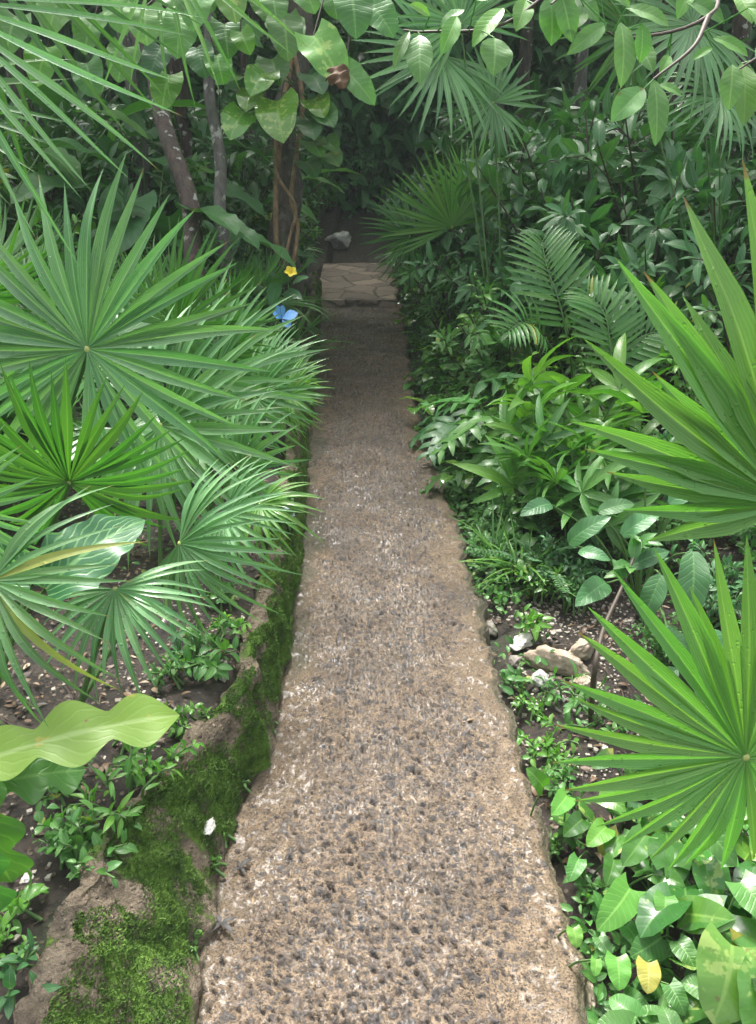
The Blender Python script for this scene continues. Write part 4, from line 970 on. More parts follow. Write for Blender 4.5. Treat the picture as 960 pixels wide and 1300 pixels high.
# ------------------------------------------------------------------ fig tree branches overhead at the top right
fb = gp(2.6, 2.3); root = thing('fig_tree', 'tree with hanging oval bright leaves overhead at the top right', 'tree', fb)
mb = MB(); tp = [fb - V3((0, 0, .1)), fb + V3((.05, .05, 1.2)), fb + V3((-.1, 0, 2.4)), fb + V3((-.5, .1, 3.3))]
P = curve(tp, 8); tube(mb, P, list(np.linspace(.09, .05, len(P))), 10); obj('trunk', mb.mesh('trunk', M['bark_grey'], fb), root)
BR = [[P[-6], at(1000, -90, 2.3), at(900, 20, 2.2), at(800, 48, 2.15), at(770, 40, 2.1)], [P[-8], at(1060, 30, 2.3), at(985, 60, 2.2), at(935, 90, 2.2)],
      [P[-5], at(900, -120, 2.5), at(740, -40, 2.35), at(640, 30, 2.3), at(545, 40, 2.3), at(512, 38, 2.3)], [at(900, 20, 2.2), at(880, 60, 2.15), at(830, 100, 2.1)], [at(740, -40, 2.35), at(710, -5, 2.25), at(700, 5, 2.2)]]
for bp in BR:
    mb = MB(); Q = curve(bp, 7); tube(mb, Q, list(np.linspace(.008, .0025, len(Q))), 6); obj('branch', mb.mesh('branch', M['brown_stem'], fb), root)
FL = [((533, 44), (534, 108), .45), ((520, 40), (500, 88), .3), ((628, 48), (626, 96), .75), ((560, 35), (590, 12), .4), ((698, -5), (700, 58), .6), ((712, -12), (726, 54), .42), ((728, -5), (760, 28), .45),
      ((788, 28), (788, 112), .38), ((795, 10), (850, 34), .42), ((806, 52), (830, 92), .42), ((830, 100), (832, 186), .33), ((818, 112), (776, 155), .5), ((835, 108), (866, 122), .45), ((850, 70), (838, 95), .4), ((815, 30), (812, 80), .5),
      ((770, 30), (720, 70), .35), ((905, 48), (950, 72), .4), ((942, 80), (944, 160), .42), ((930, 82), (925, 140), .5), ((905, 60), (880, 76), .4), ((960, 60), (985, 110), .4), ((870, 0), (920, 30), .4),
      ((668, 0), (655, 40), .5), ((580, 20), (560, 70), .35), ((745, 15), (715, 40), .45), ((640, 10), (600, 60), .35), ((880, -20), (860, 25), .4), ((760, -20), (800, 10), .4), ((605, 0), (640, -5), .4), ((546, 20), (520, 5), .4), ((950, 10), (975, 50), .4), ((935, -10), (955, 30), .45)]
for i, (a, c, w) in enumerate(FL):
    d = random.uniform(2.05, 2.35)
    mb = big_leaf_mb(at(*a, d), at(*c, d - random.uniform(-.02, .05)), -CF + V3((random.uniform(-.3, .3), 0, random.uniform(.0, .6))), w * random.uniform(.95, 1.1), sh_ellip, nl=10, wave=.08, fold=.25, arch=.08)
    near = min((V3(q) for bp in BR for q in curve(bp, 7)), key=lambda q: (q - at(*a, d)).length); tube(mb, [near, at(*a, d)], .0018, 5, .5)
    obj('leaf', mb.mesh('leaf', M['pale' if i < 12 or i % 3 == 0 else 'light' if i % 3 else 'mid'], fb), root)

# ------------------------------------------------------------------ right bed: middle ground, hand-placed
def pinnate_plant(label, base, fr, mat='mid'):
    root = thing('parlour_palm', label, 'feather palm', base)
    for (pts, ll, n) in fr:
        P = curve([at(*q) for q in pts], 10); mb = pinnate_mb(P, ll, int(n * .8), .15, .35, -CF + V3((0, 0, .6)))
        f = obj('frond', mb.mesh('frond', M[mat], base), root); ms = MB(); Q = curve([V3(base), (V3(base) + P[0]) / 2 + V3((0, .05, .1)), P[0]], 6) + P[1:]
        tube(ms, Q, list(np.linspace(.006, .002, len(Q))), 6); obj('rachis', ms.mesh('rachis', M['green_stem'], base), f)
pinnate_plant('feather palm with arching comb-like fronds in the middle of the right bed', gp(1.12, 4.35), [
    ([(722, 440, 4.0), (712, 390, 3.95), (695, 340, 3.95), (688, 305, 4.0)], .25, 22), ([(782, 490, 3.8), (775, 440, 3.75), (768, 400, 3.75), (745, 372, 3.8)], .22, 20),
    ([(700, 440, 4.0), (670, 410, 3.8), (645, 420, 3.7)], .2, 16), ([(760, 480, 4.0), (810, 430, 3.9), (850, 420, 3.9)], .25, 18)])
Tw = t_whorl(5, .62, .3, 6, 7, .27, .25, 'light', 3)
spawn(Tw, 'cassava_shrub', 'bright green hand-leaved shrub in front of the feather palm', 'shrub', gp(.82, 3.35), rz=.4, sc=1.05)
Tw2 = t_whorl(6, .5, .24, 5, 7, .25, .24, 'mid', 3)
spawn(Tw2, 'cassava_shrub', 'darker hand-leaved shrub below the bright one, nearer the rocks', 'shrub', gp(.78, 2.95), rz=1.4)
Tl = t_lobed(3, 10, .36, .48, 'mid', .42); Tl2 = t_lobed(4, 9, .33, .42, 'bluegreen', .5)
spawn(Tl, 'split_leaf_philodendron', 'deeply cut philodendron overhanging the middle of the right path edge', 'broad-leaved plant', gp(float(xr(3.55)) + .25, 3.55), rz=.3)
spawn(Tl2, 'split_leaf_philodendron', 'bluish cut-leaved philodendron behind the overhanging one, further along', 'broad-leaved plant', gp(float(xr(4.2)) + .22, 4.2), rz=2.3)
spawn(t_fern(9, 16, .34, 'bluegreen', .035), 'fern', 'feathery blue-green fern below the hand-leaved shrubs', 'fern', gp(.64, 2.78), rz=.5)
leafy('dieffenbachia', 'broad oval glossy leaves with raindrops right of the feathery fern', 'broad-leaved plant', gp(.95, 2.55), [
      ((722, 690, 2.5), (776, 656, 2.45)), ((735, 700, 2.45), (775, 712, 2.4)), ((760, 650, 2.5), (806, 640, 2.5)), ((790, 680, 2.5), (840, 650, 2.5)), ((800, 720, 2.4), (850, 700, 2.4)), ((880, 700, 2.3), (876, 790, 2.25), dict(wl=.5, mat='dark')),
      ((840, 730, 2.3), (815, 790, 2.3), dict(mat='dark')), ((770, 740, 2.5), (730, 770, 2.4)), ((850, 640, 2.6), (900, 610, 2.6)), ((830, 800, 2.2), (880, 830, 2.2), dict(mat='dark')), ((700, 640, 2.6), (660, 655, 2.55)),
      ((900, 800, 2.2), (930, 850, 2.2)), ((860, 850, 2.1), (820, 880, 2.1), dict(mat='dark')), ((880, 580, 2.7), (930, 560, 2.7)), ((820, 600, 2.8), (780, 580, 2.8))], 'bluegreen', .55, sh_ovate, fold=.18, arch=.12, up=1., nl=10)

# thin woody stem and rocks
sb = pt(752, 905); root = thing('sapling', 'thin bare dark woody stem rising behind the pale rocks', 'sapling', sb); mb = MB()
P = curve([sb - V3((0, 0, .05)), at(754, 860, 2.15), at(766, 800, 2.2), at(790, 745, 2.3), at(812, 690, 2.4)], 8); tube(mb, P, list(np.linspace(.009, .004, len(P))), 8); obj('stem', mb.mesh('stem', M['brown_stem'], sb), root)
mb = MB()
for q in range(10): put(mb, random.choice(OVATE), P[-1 - q % 8], rdir(-10, 50), (0, -.3, 1), random.uniform(.06, .1))
obj('foliage', mb.mesh('foliage', M['mid'], sb), root)
RG = 'limestone rocks beside the path'
rock(712, 835, (.115, .06, .06), 1, M['rock_tan'], 'largest tan limestone rock with a sloping flat top by the right path edge', rz=-.5, group=RG)
rock(688, 856, (.036, .032, .034), 2, M['rock_white'], 'small knobbly white rock in front of the largest tan rock', group=RG)
rock(742, 815, (.065, .045, .045), 3, M['rock_tan'], 'brown angular rock touching the back of the largest tan rock', rz=.8, group=RG)
rock(662, 806, (.055, .04, .035), 4, M['rock_white'], 'pale rough rock lying against the path edge left of the largest rock', rz=.3, group=RG)
rock(742, 856, (.045, .035, .035), 5, M['rock_tan'], 'tan stone at the foot of the thin bare stem', rz=1, group=RG)
rock(680, 880, (.022, .018, .014), 6, M['rock_white'], 'flat white chip of rock below the knobbly white rock', rz=1, group=RG)
rock(712, 872, (.026, .02, .015), 7, M['rock_white'], 'second flat pale stone, right of the flat white chip', rz=2, group=RG)
rock(655, 822, (.03, .035, .02), 8, M['rock_grey'], 'greyish stone wedged at the path edge before the rocks', rz=2, group=RG)
rock(600, 735, (.03, .08, .03), 9, M['rock_tan'], 'long tan stone along the path edge below the fern', rz=.2, group=RG)
rock(622, 775, (.03, .06, .03), 10, M['rock_grey'], 'narrow grey edging stone between long tan stone and rocks', rz=.35, group=RG)
rock(745, 1235, (.03, .06, .04), 11, M['rock_tan'], 'stone bedded against the path at the bottom right', rz=.25, group=RG)
rock(427, 276, (.20, .16, .19), 21, M['rock_white'], 'large whitish boulder beyond the landing by the dark trunk', d=11.3, z=G(at(425, 283, 11.3).x, at(425, 283, 11.3).y))
rock(270, 1088, (.016, .03, .012), 12, M['rock_white'], 'slim pale stone set in the moss at the wall foot', rz=-.2, z=.085, sink=.1)
rock(52, 1190, (.02, .014, .008), 13, M['rock_white'], 'white chip on the dark soil at lower left', sub=3)
rock(210, 955, (.010, .009, .008), 14, M['rock_white'], 'small white pebble under the tip of the ragged leaf', sub=3)

# wet leaf scraps stuck on the path
for u, v, s, a, lb in ((281, 1174, .034, .5, 'wet dark twig-like leaf scrap at the lower left of the path'), (421, 1153, .016, 1.2, 'little black leaf scrap in the lower middle of the path'), (305, 1103, .028, 2, 'dark star-shaped wet leaf on the left path side'),
                       (545, 592, .05, 0, 'dark twig scrap lying across the right path edge')):
    p = onz(u, v, .006); mb = MB()
    for j in range(4): put(mb, blade(1., .4, sh_ovate, 4, (-1, 0, 1), .3, .1), p + V3((0, 0, .002 + .001 * j)), V3((math.cos(a + j * 1.7), math.sin(a + j * 1.7), -.02)), (.1, 0, 1), s * random.uniform(.7, 1.3), .3)
    tag(obj('leaf_scrap', mb.mesh('leaf_scrap', M['wet_dark'], p), None, p), lb, 'fallen leaf')

# ------------------------------------------------------------------ lower right pothos
b = gp(.78, 1.12)
leafy('pothos_vine', 'golden pothos with large glossy heart leaves in the bottom right corner', 'creeping plant', b, [
      ((930, 1200, 1.55), (905, 1300, 1.48), dict(wl=.95, mat='pothos_gold', rnd=.9)), ((968, 1235, 1.5), (960, 1330, 1.45), dict(mat='pothos_gold')), ((822, 1222, 1.6), (822, 1262, 1.56), dict(mat='yellow', wl=.9, rnd=.3, label='small yellow spotted leaf')),
      ((783, 1215, 1.62), (786, 1258, 1.58), dict(wl=.9, mat='light')), ((728, 1178, 1.66), (732, 1204, 1.64), dict(wl=.95, mat='light')), ((757, 1218, 1.6), (755, 1240, 1.58), dict(wl=.8, mat='light')),
      ((800, 1128, 1.7), (758, 1182, 1.64), dict(wl=.62, mat='light', rnd=.2)), ((845, 1138, 1.68), (842, 1172, 1.64), dict(wl=.9, mat='light')), ((870, 1160, 1.66), (935, 1170, 1.6), dict(wl=.75, mat='pothos_gold', rnd=.55, label='yellowing leaf with brown holes')),
      ((840, 1190, 1.66), (800, 1215, 1.62), dict(mat='mid')), ((860, 1195, 1.62), (885, 1235, 1.58), dict(mat='mid')), ((880, 1040, 1.75), (935, 1100, 1.7), dict(mat='mid', wl=.6)), ((795, 1175, 1.68), (815, 1208, 1.64), dict(mat='mid')),
      ((940, 1120, 1.66), (985, 1180, 1.6), dict(mat='mid')), ((850, 1250, 1.55), (870, 1290, 1.52), dict(mat='mid')), ((790, 1265, 1.6), (830, 1300, 1.56), dict(mat='mid')), ((760, 1190, 1.66), (775, 1215, 1.63), dict(mat='mid'))],
      'pothos', .8, sh_heart, lobe=.16, fold=.18, arch=.13, up=1., nl=12, curl=.1, gfoot=True, pr=.0025)
leafy('pothos_vine', 'green pothos spreading under the smaller bright fan palm', 'creeping plant', gp(.85, 1.5), [
      ((760, 1010, 1.95), (795, 1030, 1.9), dict(mat='light')), ((800, 1000, 1.95), (845, 1012, 1.9)), ((740, 1040, 1.92), (715, 1062, 1.88)), ((770, 1050, 1.9), (745, 1075, 1.85), dict(mat='light')), ((690, 1000, 1.98), (668, 975, 1.96), dict(mat='light')),
      ((820, 1060, 1.85), (790, 1100, 1.8)), ((780, 1090, 1.85), (770, 1125, 1.8)), ((860, 1080, 1.8), (850, 1130, 1.75)), ((720, 1010, 1.95), (700, 1035, 1.9), dict(mat='light')), ((830, 1110, 1.78), (870, 1125, 1.74)), ((900, 1000, 1.85), (925, 1040, 1.8)),
      ((870, 990, 1.9), (830, 985, 1.9)), ((780, 960, 2.0), (750, 975, 1.98)), ((900, 1090, 1.76), (925, 1130, 1.72)), ((735, 1090, 1.86), (722, 1120, 1.82), dict(mat='mid')), ((790, 1060, 1.9), (815, 1085, 1.86), dict(mat='mid'))],
      'pothos', .68, sh_heart, lobe=.12, fold=.2, arch=.13, up=1., nl=10, gfoot=True, pr=.0025)
weed(235, 925, 53, .07, .07, 7, SM_OV, .028, 7, 'light', 'small pale weed between the moss strip and the ragged leaf tip')
weed(285, 770, 54, .08, .07, 7, SM_ROUND, .03, 7, 'mid', 'round-leaved weed on the soil beside the far part of the moss strip')
weed(180, 1120, 55, .07, .06, 6, SM_OV, .028, 6, 'mid', 'small weed rooted on the mortar ledge below the lanky pale stems')
weed(672, 905, 41, .07, .08, 7, SM_OV, .028, 7, 'light', 'tiny-leaved weed among the stone chips below the white rock')
weed(705, 1000, 42, .09, .09, 8, SM_OV, .03, 8, 'mid', 'small-leaved weed between the path edge and the spreading pothos')
weed(730, 1060, 43, .10, .09, 8, SM_ROUND, .03, 8, 'mid', 'rounded weed in the gap between path and spreading pothos')
weed(700, 1085, 48, .06, .05, 5, SM_OV, .025, 6, 'light', 'tiny weed hugging the path edge nearest to the spreading pothos')
weed(760, 1150, 49, .10, .08, 8, OVATE, .04, 7, 'mid', 'leafy weed at the path edge between the two pothos patches')
weed(215, 870, 50, .09, .08, 7, SM_OV, .03, 7, 'mid', 'low weed on the bare soil left of the moss under the drooping palm')
weed(75, 1010, 51, .07, .07, 6, SM_OV, .03, 6, 'mid', 'little weed in the shade under the ragged strap leaf')
weed(165, 945, 52, .07, .06, 6, SM_OV, .026, 6, 'light', 'pale little weed at the far side of the ragged strap leaf tip')
weed(655, 880, 31, .11, .07, 5, OVATE, .05, 5, 'mid', 'sprig of oval leaves at the path edge by the white rock')
weed(672, 810, 32, .16, .06, 4, OVATE, .06, 5, 'light', 'upright light green sprig growing between path edge and the largest rock')
weed(690, 965, 33, .10, .09, 8, SM_OV, .035, 7, 'light', 'low pale weed at the path edge beside the bright fan tips')
weed(725, 900, 34, .12, .1, 6, LAN, .06, 6, 'mid', 'dark narrow-leaved weed below the rocks')
weed(770, 930, 35, .10, .12, 7, SM_OV, .03, 7, 'mid', 'small weed in the gravel behind the smaller bright fan')
weed(640, 765, 36, .12, .12, 10, SM_ROUND, .03, 9, 'mid', 'round-leaved creeping weed just beyond the rocks')
weed(690, 760, 37, .14, .12, 10, SM_OV, .035, 9, 'light', 'small-leaved light weed behind the pale rocks')
weed(730, 775, 38, .15, .12, 10, SM_OV, .035, 9, 'mid', 'leafy weed right behind the brown angular rock')
spawn(t_strap(44, 26, .30, .012, 'light'), 'grass_tuft', 'tuft of arching grass blades beyond the pale rocks', 'grass tuft', pt(660, 745), rz=0)
spawn(t_strap(45, 20, .26, .011, 'mid'), 'grass_tuft', 'smaller grass tuft at the path edge under the fern', 'grass tuft', pt(625, 725), rz=1)
# ================================================================== planted rows and background
def row(tpls, name, cat, group, tmpl_label, spots, sc=(.85, 1.15), z=None):
    """spots: (x, y[, scale]); labelled by order from the viewer outwards"""
    sp = sorted(spots, key=lambda s: s[1])
    for i, s in enumerate(sp):
        k = s[2] if len(s) > 2 else random.uniform(*sc)
        lb = tmpl_label.replace('{o}', ORD[i]) if i < len(ORD) else tmpl_label.replace('{o}', 'far')
        spawn(tpls[i % len(tpls)], name, lb, cat, gp(s[0], s[1]) - V3((0, 0, .01)), group, sc=k)
def jit(a): return random.uniform(-a, a)

PO = [t_pothos(1, 28, .12, .22, .2, 'pothos'), t_pothos(2, 30, .105, .22, .24, 'mid'), t_pothos(3, 28, .125, .22, .22, 'pothos_gold')]
row(PO, 'pothos_vine', 'creeping plant', 'pothos clumps along the right path edge', '{o} pothos clump along the far right path edge, counting away from the fern',
    [(float(xr(y)) + .2 + .06 * (y < 3.6) + jit(.03), y, random.uniform(.85, 1.1) * (.75 if y < 3.3 else 1)) for y in np.linspace(2.75, 9.6, 19)])
row([t_pothos(4, 32, .13, .3, .4, 'mid'), t_pothos(5, 32, .12, .3, .42, 'pothos_gold')], 'pothos_vine', 'creeping plant', 'second row of pothos on the right', '{o} taller pothos clump in the second row right of the path',
    [(float(xr(y)) + .55 + jit(.08), y, random.uniform(.95, 1.3)) for y in (3.9, 4.3, 4.7, 5.2, 5.8, 6.4, 7.2, 8.2, 9.2)])
row([t_pothos(14, 24, .125, .24, .2, 'pothos'), t_pothos(15, 30, .08, .22, .16, 'mid'), t_pothos(16, 22, .115, .22, .2, 'pothos_gold')], 'pothos_vine', 'creeping plant', 'dense pothos under the smaller bright fan palm', '{o} leafy pothos clump on the soil under the smaller bright fan palm, nearest first',
    [(.62, .95, .9), (.85, .85, 1.0), (.72, 1.2, .85), (.98, 1.1, 1.), (.62, 1.42, .7), (.9, 1.4, .95), (1.15, 1.35, 1.), (.75, 1.65, .75), (1.0, 1.75, .9), (1.25, 1.7, 1.)])
SH = dict(
    dark=[t_shrub(101, .9, .42, 15, OVATE, .12, 24, 'dark'), t_shrub(102, .85, .42, 15, ELL, .13, 22, 'dark')],
    blue=[t_shrub(103, .85, .42, 15, OVATE, .11, 26, 'bluegreen'), t_shrub(104, .9, .4, 15, LAN, .12, 24, 'bluegreen')],
    light=[t_shrub(105, .8, .4, 15, OVATE, .075, 30, 'light'), t_shrub(106, .75, .38, 14, LAN, .085, 28, 'mid')],
    fine=[t_shrub(107, .5, .32, 15, SM_OV, .055, 24, 'mid', low=.15), t_shrub(108, .45, .32, 14, OVATE, .065, 22, 'bluegreen', low=.15)])
row(SH['fine'], 'low_shrub', 'shrub', 'low small-leaved shrubs in the right bed', '{o} low small-leaved shrub in the right bed, counting from the smaller bright fan',
    [(1.15, 2.0, .7), (1.2, 2.45, .75), (.95, 2.2, .5), (1.5, 2.6, .9), (1.05, 2.9, .8), (1.35, 3.2, 1), (.62, 3.15, .65), (1.75, 2.1, .9), (1.7, 3.2, 1.1), (.95, 3.7, .8), (1.3, 1.65, .7), (1.6, 1.2, .8), (.72, 2.72, .6), (.66, 3.5, .7), (1.15, 3.55, .95), (1.55, 2.9, 1.), (.5, 4.4, .7)])
row(SH['blue'], 'broad_leaved_shrub', 'shrub', 'blue-green shrubs behind the feather palm', '{o} bluish broad-leaved shrub behind the feather palm, counting away from it',
    [(1.15, 5.0, 1.5), (1.6, 4.75, 1.75), (1.4, 5.6, 2.1), (.85, 5.7, 1.45), (2.1, 4.7, 1.9), (2.0, 5.7, 2.2), (1.0, 6.5, 2.0), (2.6, 5.2, 2.1), (1.6, 6.6, 2.3), (2.55, 4.4, 1.7), (.7, 7.4, 1.6), (3.0, 4.6, 2.0), (2.6, 6.4, 2.5)])
row(SH['light'], 'light_leaved_shrub', 'shrub', 'light green shrubs on the right', '{o} light green small-leaved shrub among the right-hand bushes, from the viewer outwards',
    [(1.65, 3.8, 1.05), (2.05, 3.5, 1.05), (.75, 4.75, 1.15), (1.25, 4.2, .9), (2.5, 3.9, 1.4), (.62, 6.2, 1.35), (2.0, 2.9, 1.0), (2.3, 2.4, .9), (.85, 5.2, 1.3), (1.85, 4.2, 1.45), (1.35, 4.7, 1.25), (2.2, 3.4, 1.3)])
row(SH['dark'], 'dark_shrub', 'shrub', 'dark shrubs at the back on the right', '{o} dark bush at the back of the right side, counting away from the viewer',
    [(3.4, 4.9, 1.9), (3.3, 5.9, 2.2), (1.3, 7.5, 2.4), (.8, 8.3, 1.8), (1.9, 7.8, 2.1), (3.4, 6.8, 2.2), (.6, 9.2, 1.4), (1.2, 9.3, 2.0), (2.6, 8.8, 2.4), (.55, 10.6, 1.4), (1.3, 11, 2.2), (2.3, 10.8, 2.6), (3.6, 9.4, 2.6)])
# left side
FP = [t_fanpalm(1, 9, .42, .75, 'fan'), t_fanpalm(2, 9, .4, .8, 'fan_dark'), t_fanpalm(3, 8, .38, .6, 'fan')]
row(FP, 'fan_palm', 'fan palm', 'fan palms filling the left bed', '{o} green fan palm filling the left bed behind the hero fronds, nearest first',
    [(-1.55, 2.7, .95), (-1.25, 3.2, .95), (-1.85, 3.4, 1.1), (-1.0, 3.75, .85), (-1.45, 4.1, 1.0), (-1.0, 4.7, .85), (-2.2, 2.6, 1.0), (-1.7, 1.9, .8), (-1.5, 4.9, 1.0), (-.95, 5.7, .8)])
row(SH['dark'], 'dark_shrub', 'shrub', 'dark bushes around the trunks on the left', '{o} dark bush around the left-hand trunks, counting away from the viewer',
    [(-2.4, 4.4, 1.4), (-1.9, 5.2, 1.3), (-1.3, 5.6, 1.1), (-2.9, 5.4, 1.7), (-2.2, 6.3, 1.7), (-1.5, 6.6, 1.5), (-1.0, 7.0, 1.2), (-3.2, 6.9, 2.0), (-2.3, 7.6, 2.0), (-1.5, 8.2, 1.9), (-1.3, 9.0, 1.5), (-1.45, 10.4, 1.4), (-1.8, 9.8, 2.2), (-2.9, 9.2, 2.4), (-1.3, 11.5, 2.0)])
BL = [t_bigleaf(1, 9, .42, 1.1, .62, sh_heart, 'dark', .2), t_bigleaf(2, 8, .36, .9, .7, sh_heart, 'bluegreen', .2), t_bigleaf(3, 9, .5, 1.0, .36, sh_wavy, 'mid', .02)]
row(SH['light'], 'light_leaved_shrub', 'shrub', 'light shrubs between the left trunks', '{o} light-leaved bush between and behind the left-hand trunks, nearest first', [(-2.1, 4.8, 1.5), (-1.55, 5.5, 1.3), (-2.7, 5.8, 1.9), (-1.2, 6.2, 1.3), (-2.0, 7.2, 1.9), (-1.05, 8.0, 1.4), (-2.9, 7.8, 2.2)])
row(BL, 'elephant_ear', 'broad-leaved plant', 'large-leaved plants in the shade on the left', '{o} large-leaved plant in the shade behind the left fan palms, nearest first',
    [(-2.2, 4.6, .85), (-2.5, 5.0, 1.4), (-1.25, 5.1, .9), (-1.6, 5.9, 1.3), (-2.6, 6.2, 1.6), (-.95, 6.3, .8), (-1.9, 7.0, 1.5), (-3.2, 5.0, 1.5), (-1.2, 7.6, 1.2)])
row(BL[:2], 'elephant_ear', 'broad-leaved plant', 'large-leaved plants at the back on the right', '{o} large-leaved plant deep behind the right bushes, nearest first',
    [(1.7, 6.2, 1.1), (.9, 6.9, 1.), (2.6, 6.6, 1.2)])
# far end of the track
row(SH['fine'], 'low_shrub', 'shrub', 'small bushes flanking the dirt track', '{o} small bush beside the dirt track beyond the landing, nearest first',
    [(-1.0, 10.6, .7), (-1.05, 11.4, .8), (.32, 11.0, .8), (.4, 11.9, 1.0), (-.95, 12.6, 1.1), (.4, 13, 1.2), (-.75, 13.6, 1.2), (.35, 14.4, 1.2)])
row(FP, 'fan_palm', 'fan palm', 'small fan palms by the landing', '{o} shaded fan palm near the landing and boulder, nearest first', [(-1.3, 8.4, .8), (-1.4, 9.6, .9), (-1.5, 12, 1.1), (.75, 10, 1.2)])

# background trees with crowns that shade the scene
def bg_tree(x, y, h, r, bm, cm, label, group, sc=1.6, lean=0.):
    h += 2.4; b = gp(x, y) - V3((0, 0, .1)); t = b + V3((lean, jit(.3), h))
    trunk_tree(label, [b, b + V3((lean * .2 + jit(.1), jit(.1), h * .35)), b + V3((lean * .6 + jit(.1), jit(.1), h * .7)), t], r, r * .6, bm, group=group,
               crown=[(cm, t + V3((jit(.4), jit(.4), .2)), sc), (CROWN[random.randrange(3)], t + V3((jit(1.2), jit(1.2), -.5)), sc * .8)], k=9)
tl = [(-2.0, 7.3, 3.6, .06), (-3.1, 7.8, 4.0, .09), (-2.0, 9.4, 3.6, .07), (-2.4, 11, 4.4, .1), (-1.9, 13.2, 3.6, .06), (-3.9, 9.8, 4.2, .09), (-4.4, 6.4, 4.0, .09), (-1.7, 14.5, 4.4, .1)]
for i, (x, y, h, r) in enumerate(sorted(tl, key=lambda s: s[1])):
    bg_tree(x, y, h, r, ('bark_red', 'bark_grey', 'bark_dark')[i % 3], CROWN[i % 3], ORD[i] + ' background tree behind the left-hand trunks, nearest first', 'background trees on the left', 1.7, jit(.5))
tr = [(1.9, 8.9, 3.8, .07), (2.2, 7.2, 3.6, .06), (3.2, 8.0, 4.2, .09), (1.7, 12.9, 3.8, .07), (1.8, 11.9, 4.4, .09), (4.0, 5.6, 4.0, .08), (3.4, 11.2, 4.6, .1), (1.3, 15.5, 4.2, .09)]
for i, (x, y, h, r) in enumerate(sorted(tr, key=lambda s: s[1])):
    bg_tree(x, y, h, r, ('bark_grey', 'bark_dark', 'bark_red')[i % 3], CROWN[(i + 1) % 3], ORD[i] + ' background tree behind the right-hand bushes, nearest first', 'background trees on the right', 1.7, jit(.5))

row(SH['light'] + SH['blue'], 'track_bush', 'shrub', 'bushes closing the end of the track', '{o} leafy bush closing the end of the dirt track, nearest first', [(-.25, 14.6, 1.9), (.15, 15.6, 2.3), (-.6, 16, 2.4), (-1.15, 9.4, .9), (-1.2, 11, 1.3), (.55, 9.9, 1.1)])
# far jungle: one mass of leaves closing the view all round
mb = MB(); T = leafset(sh_ellip, .5, 6, 3)
def mass(n, f, l0, l1):
    for _ in range(n):
        x, y, z = f(); put(mb, random.choice(T), (x, y, z), rdir(-75, 20), V3((random.gauss(0, .5), random.gauss(0, .5) - .4, 1)), random.uniform(l0, l1))
def ring():
    a = random.uniform(-.62, .62); d = random.uniform(14, 18); x, y = math.sin(a) * d, math.cos(a) * d
    return x, y, G(x, y) + random.uniform(-.2, 7.5) * random.random() ** .5
mass(30000, ring, .2, .46)
def side():
    s = random.choice((-1, 1)); y = random.uniform(.5, 15); x = s * random.uniform(3.6, 6.5) * (1 + y * .03); return x, y, G(x, y) + random.uniform(0, 3.2)
mass(9000, side, .1, .26)
def ring2():
    a = random.uniform(-.62, .62); d = random.uniform(19, 22); x, y = math.sin(a) * d, math.cos(a) * d; return x, y, G(x, y) + random.uniform(-.2, 9) * random.random() ** .4
mass(14000, ring2, .5, .9)
tag(obj('jungle_undergrowth', mb.mesh('jungle_undergrowth', M['bluegreen'])), 'dark mass of jungle leaves closing off the view behind everything', 'undergrowth', kind='stuff')
# ground cover: tiny leaves carpeting the right bed
mb = MB()
for _ in range(7000):
    y = random.uniform(1.0, 4.2) if random.random() < .6 else random.uniform(2.6, 10.5); d = random.uniform(.0, 1.4) ** 1.1 if random.random() > .5 else random.uniform(0, .2); x = float(xr(y)) + d if y < Y_STEP else .25 + d
    if 1.65 < y < 2.55 and d < .62 and random.random() < .93: continue
    if float(vnoise(x, y, 3.2, 55)) < .42 and y < 2.8: continue
    put(mb, random.choice(SM_OV), (x, y, G(x, y) + random.uniform(.005, .09)), rdir(-10, 45), V3((random.gauss(0, .4), random.gauss(0, .4) - .3, 1)), random.uniform(.02, .045))
for _ in range(3200):
    y = random.uniform(.9, 10.5); d = .28 + random.uniform(0, 1.3); x = float(xl(min(y, Y_STEP))) - d
    if float(vnoise(x, y, 3.2, 56)) < .52 and y < 2.4: continue
    put(mb, random.choice(SM_OV), (x, y, G(x, y) + random.uniform(.004, .05)), rdir(-10, 45), V3((random.gauss(0, .4), random.gauss(0, .4) - .3, 1)), random.uniform(.012, .03))
tag(obj('ground_cover', mb.mesh('ground_cover', M['mid'])), 'carpet of tiny green leaves covering the soil', 'ground cover', kind='stuff')
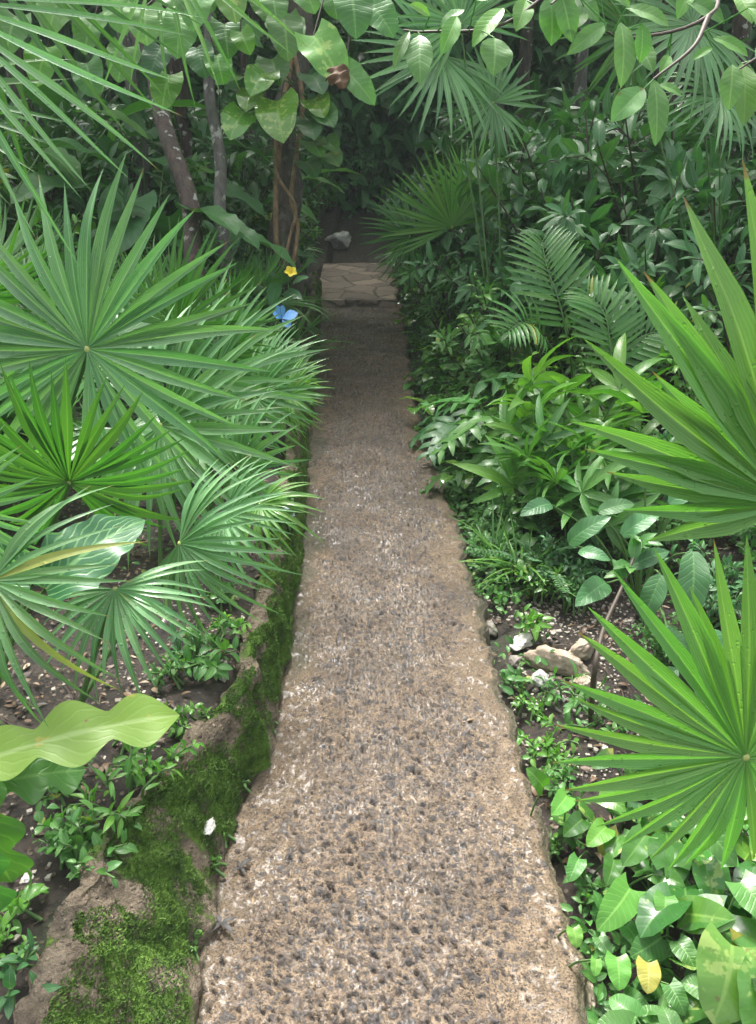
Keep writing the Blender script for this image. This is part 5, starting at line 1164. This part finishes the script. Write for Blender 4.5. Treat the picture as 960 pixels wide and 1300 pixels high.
# ================================================================== light
SUN_EL, SUN_AZ = R(62), R(-14)      # azimuth measured clockwise from +y
w = bpy.data.worlds.new('World'); scene.world = w; w.use_nodes = True; nt = w.node_tree
bg = nt.nodes['Background']; sky = nt.nodes.new('ShaderNodeTexSky'); sky.sky_type = 'NISHITA'; sky.sun_disc = False
sky.sun_elevation = SUN_EL; sky.sun_rotation = SUN_AZ; sky.air_density = 1.0; sky.dust_density = 6.0; sky.ozone_density = .6
hs = nt.nodes.new('ShaderNodeHueSaturation'); hs.inputs['Saturation'].default_value = .28
nt.links.new(sky.outputs[0], hs.inputs['Color']); nt.links.new(hs.outputs[0], bg.inputs[0]); bg.inputs[1].default_value = .13
sd = bpy.data.lights.new('sun', 'SUN'); sd.energy = 2.1; sd.angle = R(14); sd.color = (1, .96, .9)
so = bpy.data.objects.new('sun', sd); COL.objects.link(so)
dv = V3((math.sin(SUN_AZ) * math.cos(SUN_EL), math.cos(SUN_AZ) * math.cos(SUN_EL), math.sin(SUN_EL)))
so.rotation_euler = dv.to_track_quat('Z', 'Y').to_euler(); so.location = (0, 0, 20)
vs = scene.view_settings; vs.view_transform = 'Standard'; vs.look = 'None'; vs.exposure = 2.0; vs.gamma = 1; vs.use_curve_mapping = False
scene.cycles.max_bounces = 8; scene.cycles.transparent_max_bounces = 4; scene.cycles.use_denoising = True
scene.cycles.caustics_reflective = False; scene.cycles.caustics_refractive = False

# humid air
def haze():
    x0, x1, y0, y1, z0, z1 = -62, 62, -31, 92, -3, 14
    V = [(x, y, z) for z in (z0, z1) for y in (y0, y1) for x in (x0, x1)]; F = [(0, 2, 3, 1), (4, 5, 7, 6), (0, 1, 5, 4), (2, 6, 7, 3), (0, 4, 6, 2), (1, 3, 7, 5)]
    me = bpy.data.meshes.new('haze'); me.from_pydata(V, [], F); me.update()
    m = bpy.data.materials.new('haze'); m.use_nodes = True; t = m.node_tree; t.nodes.clear(); o = t.nodes.new('ShaderNodeOutputMaterial'); v = t.nodes.new('ShaderNodeVolumePrincipled')
    v.inputs['Color'].default_value = (.8, .95, .88, 1); v.inputs['Density'].default_value = .0025; t.links.new(v.outputs[0], o.inputs['Volume']); me.materials.append(m)
    tag(obj('haze', me), 'thin humid haze between the plants', 'haze', kind='stuff')
haze()
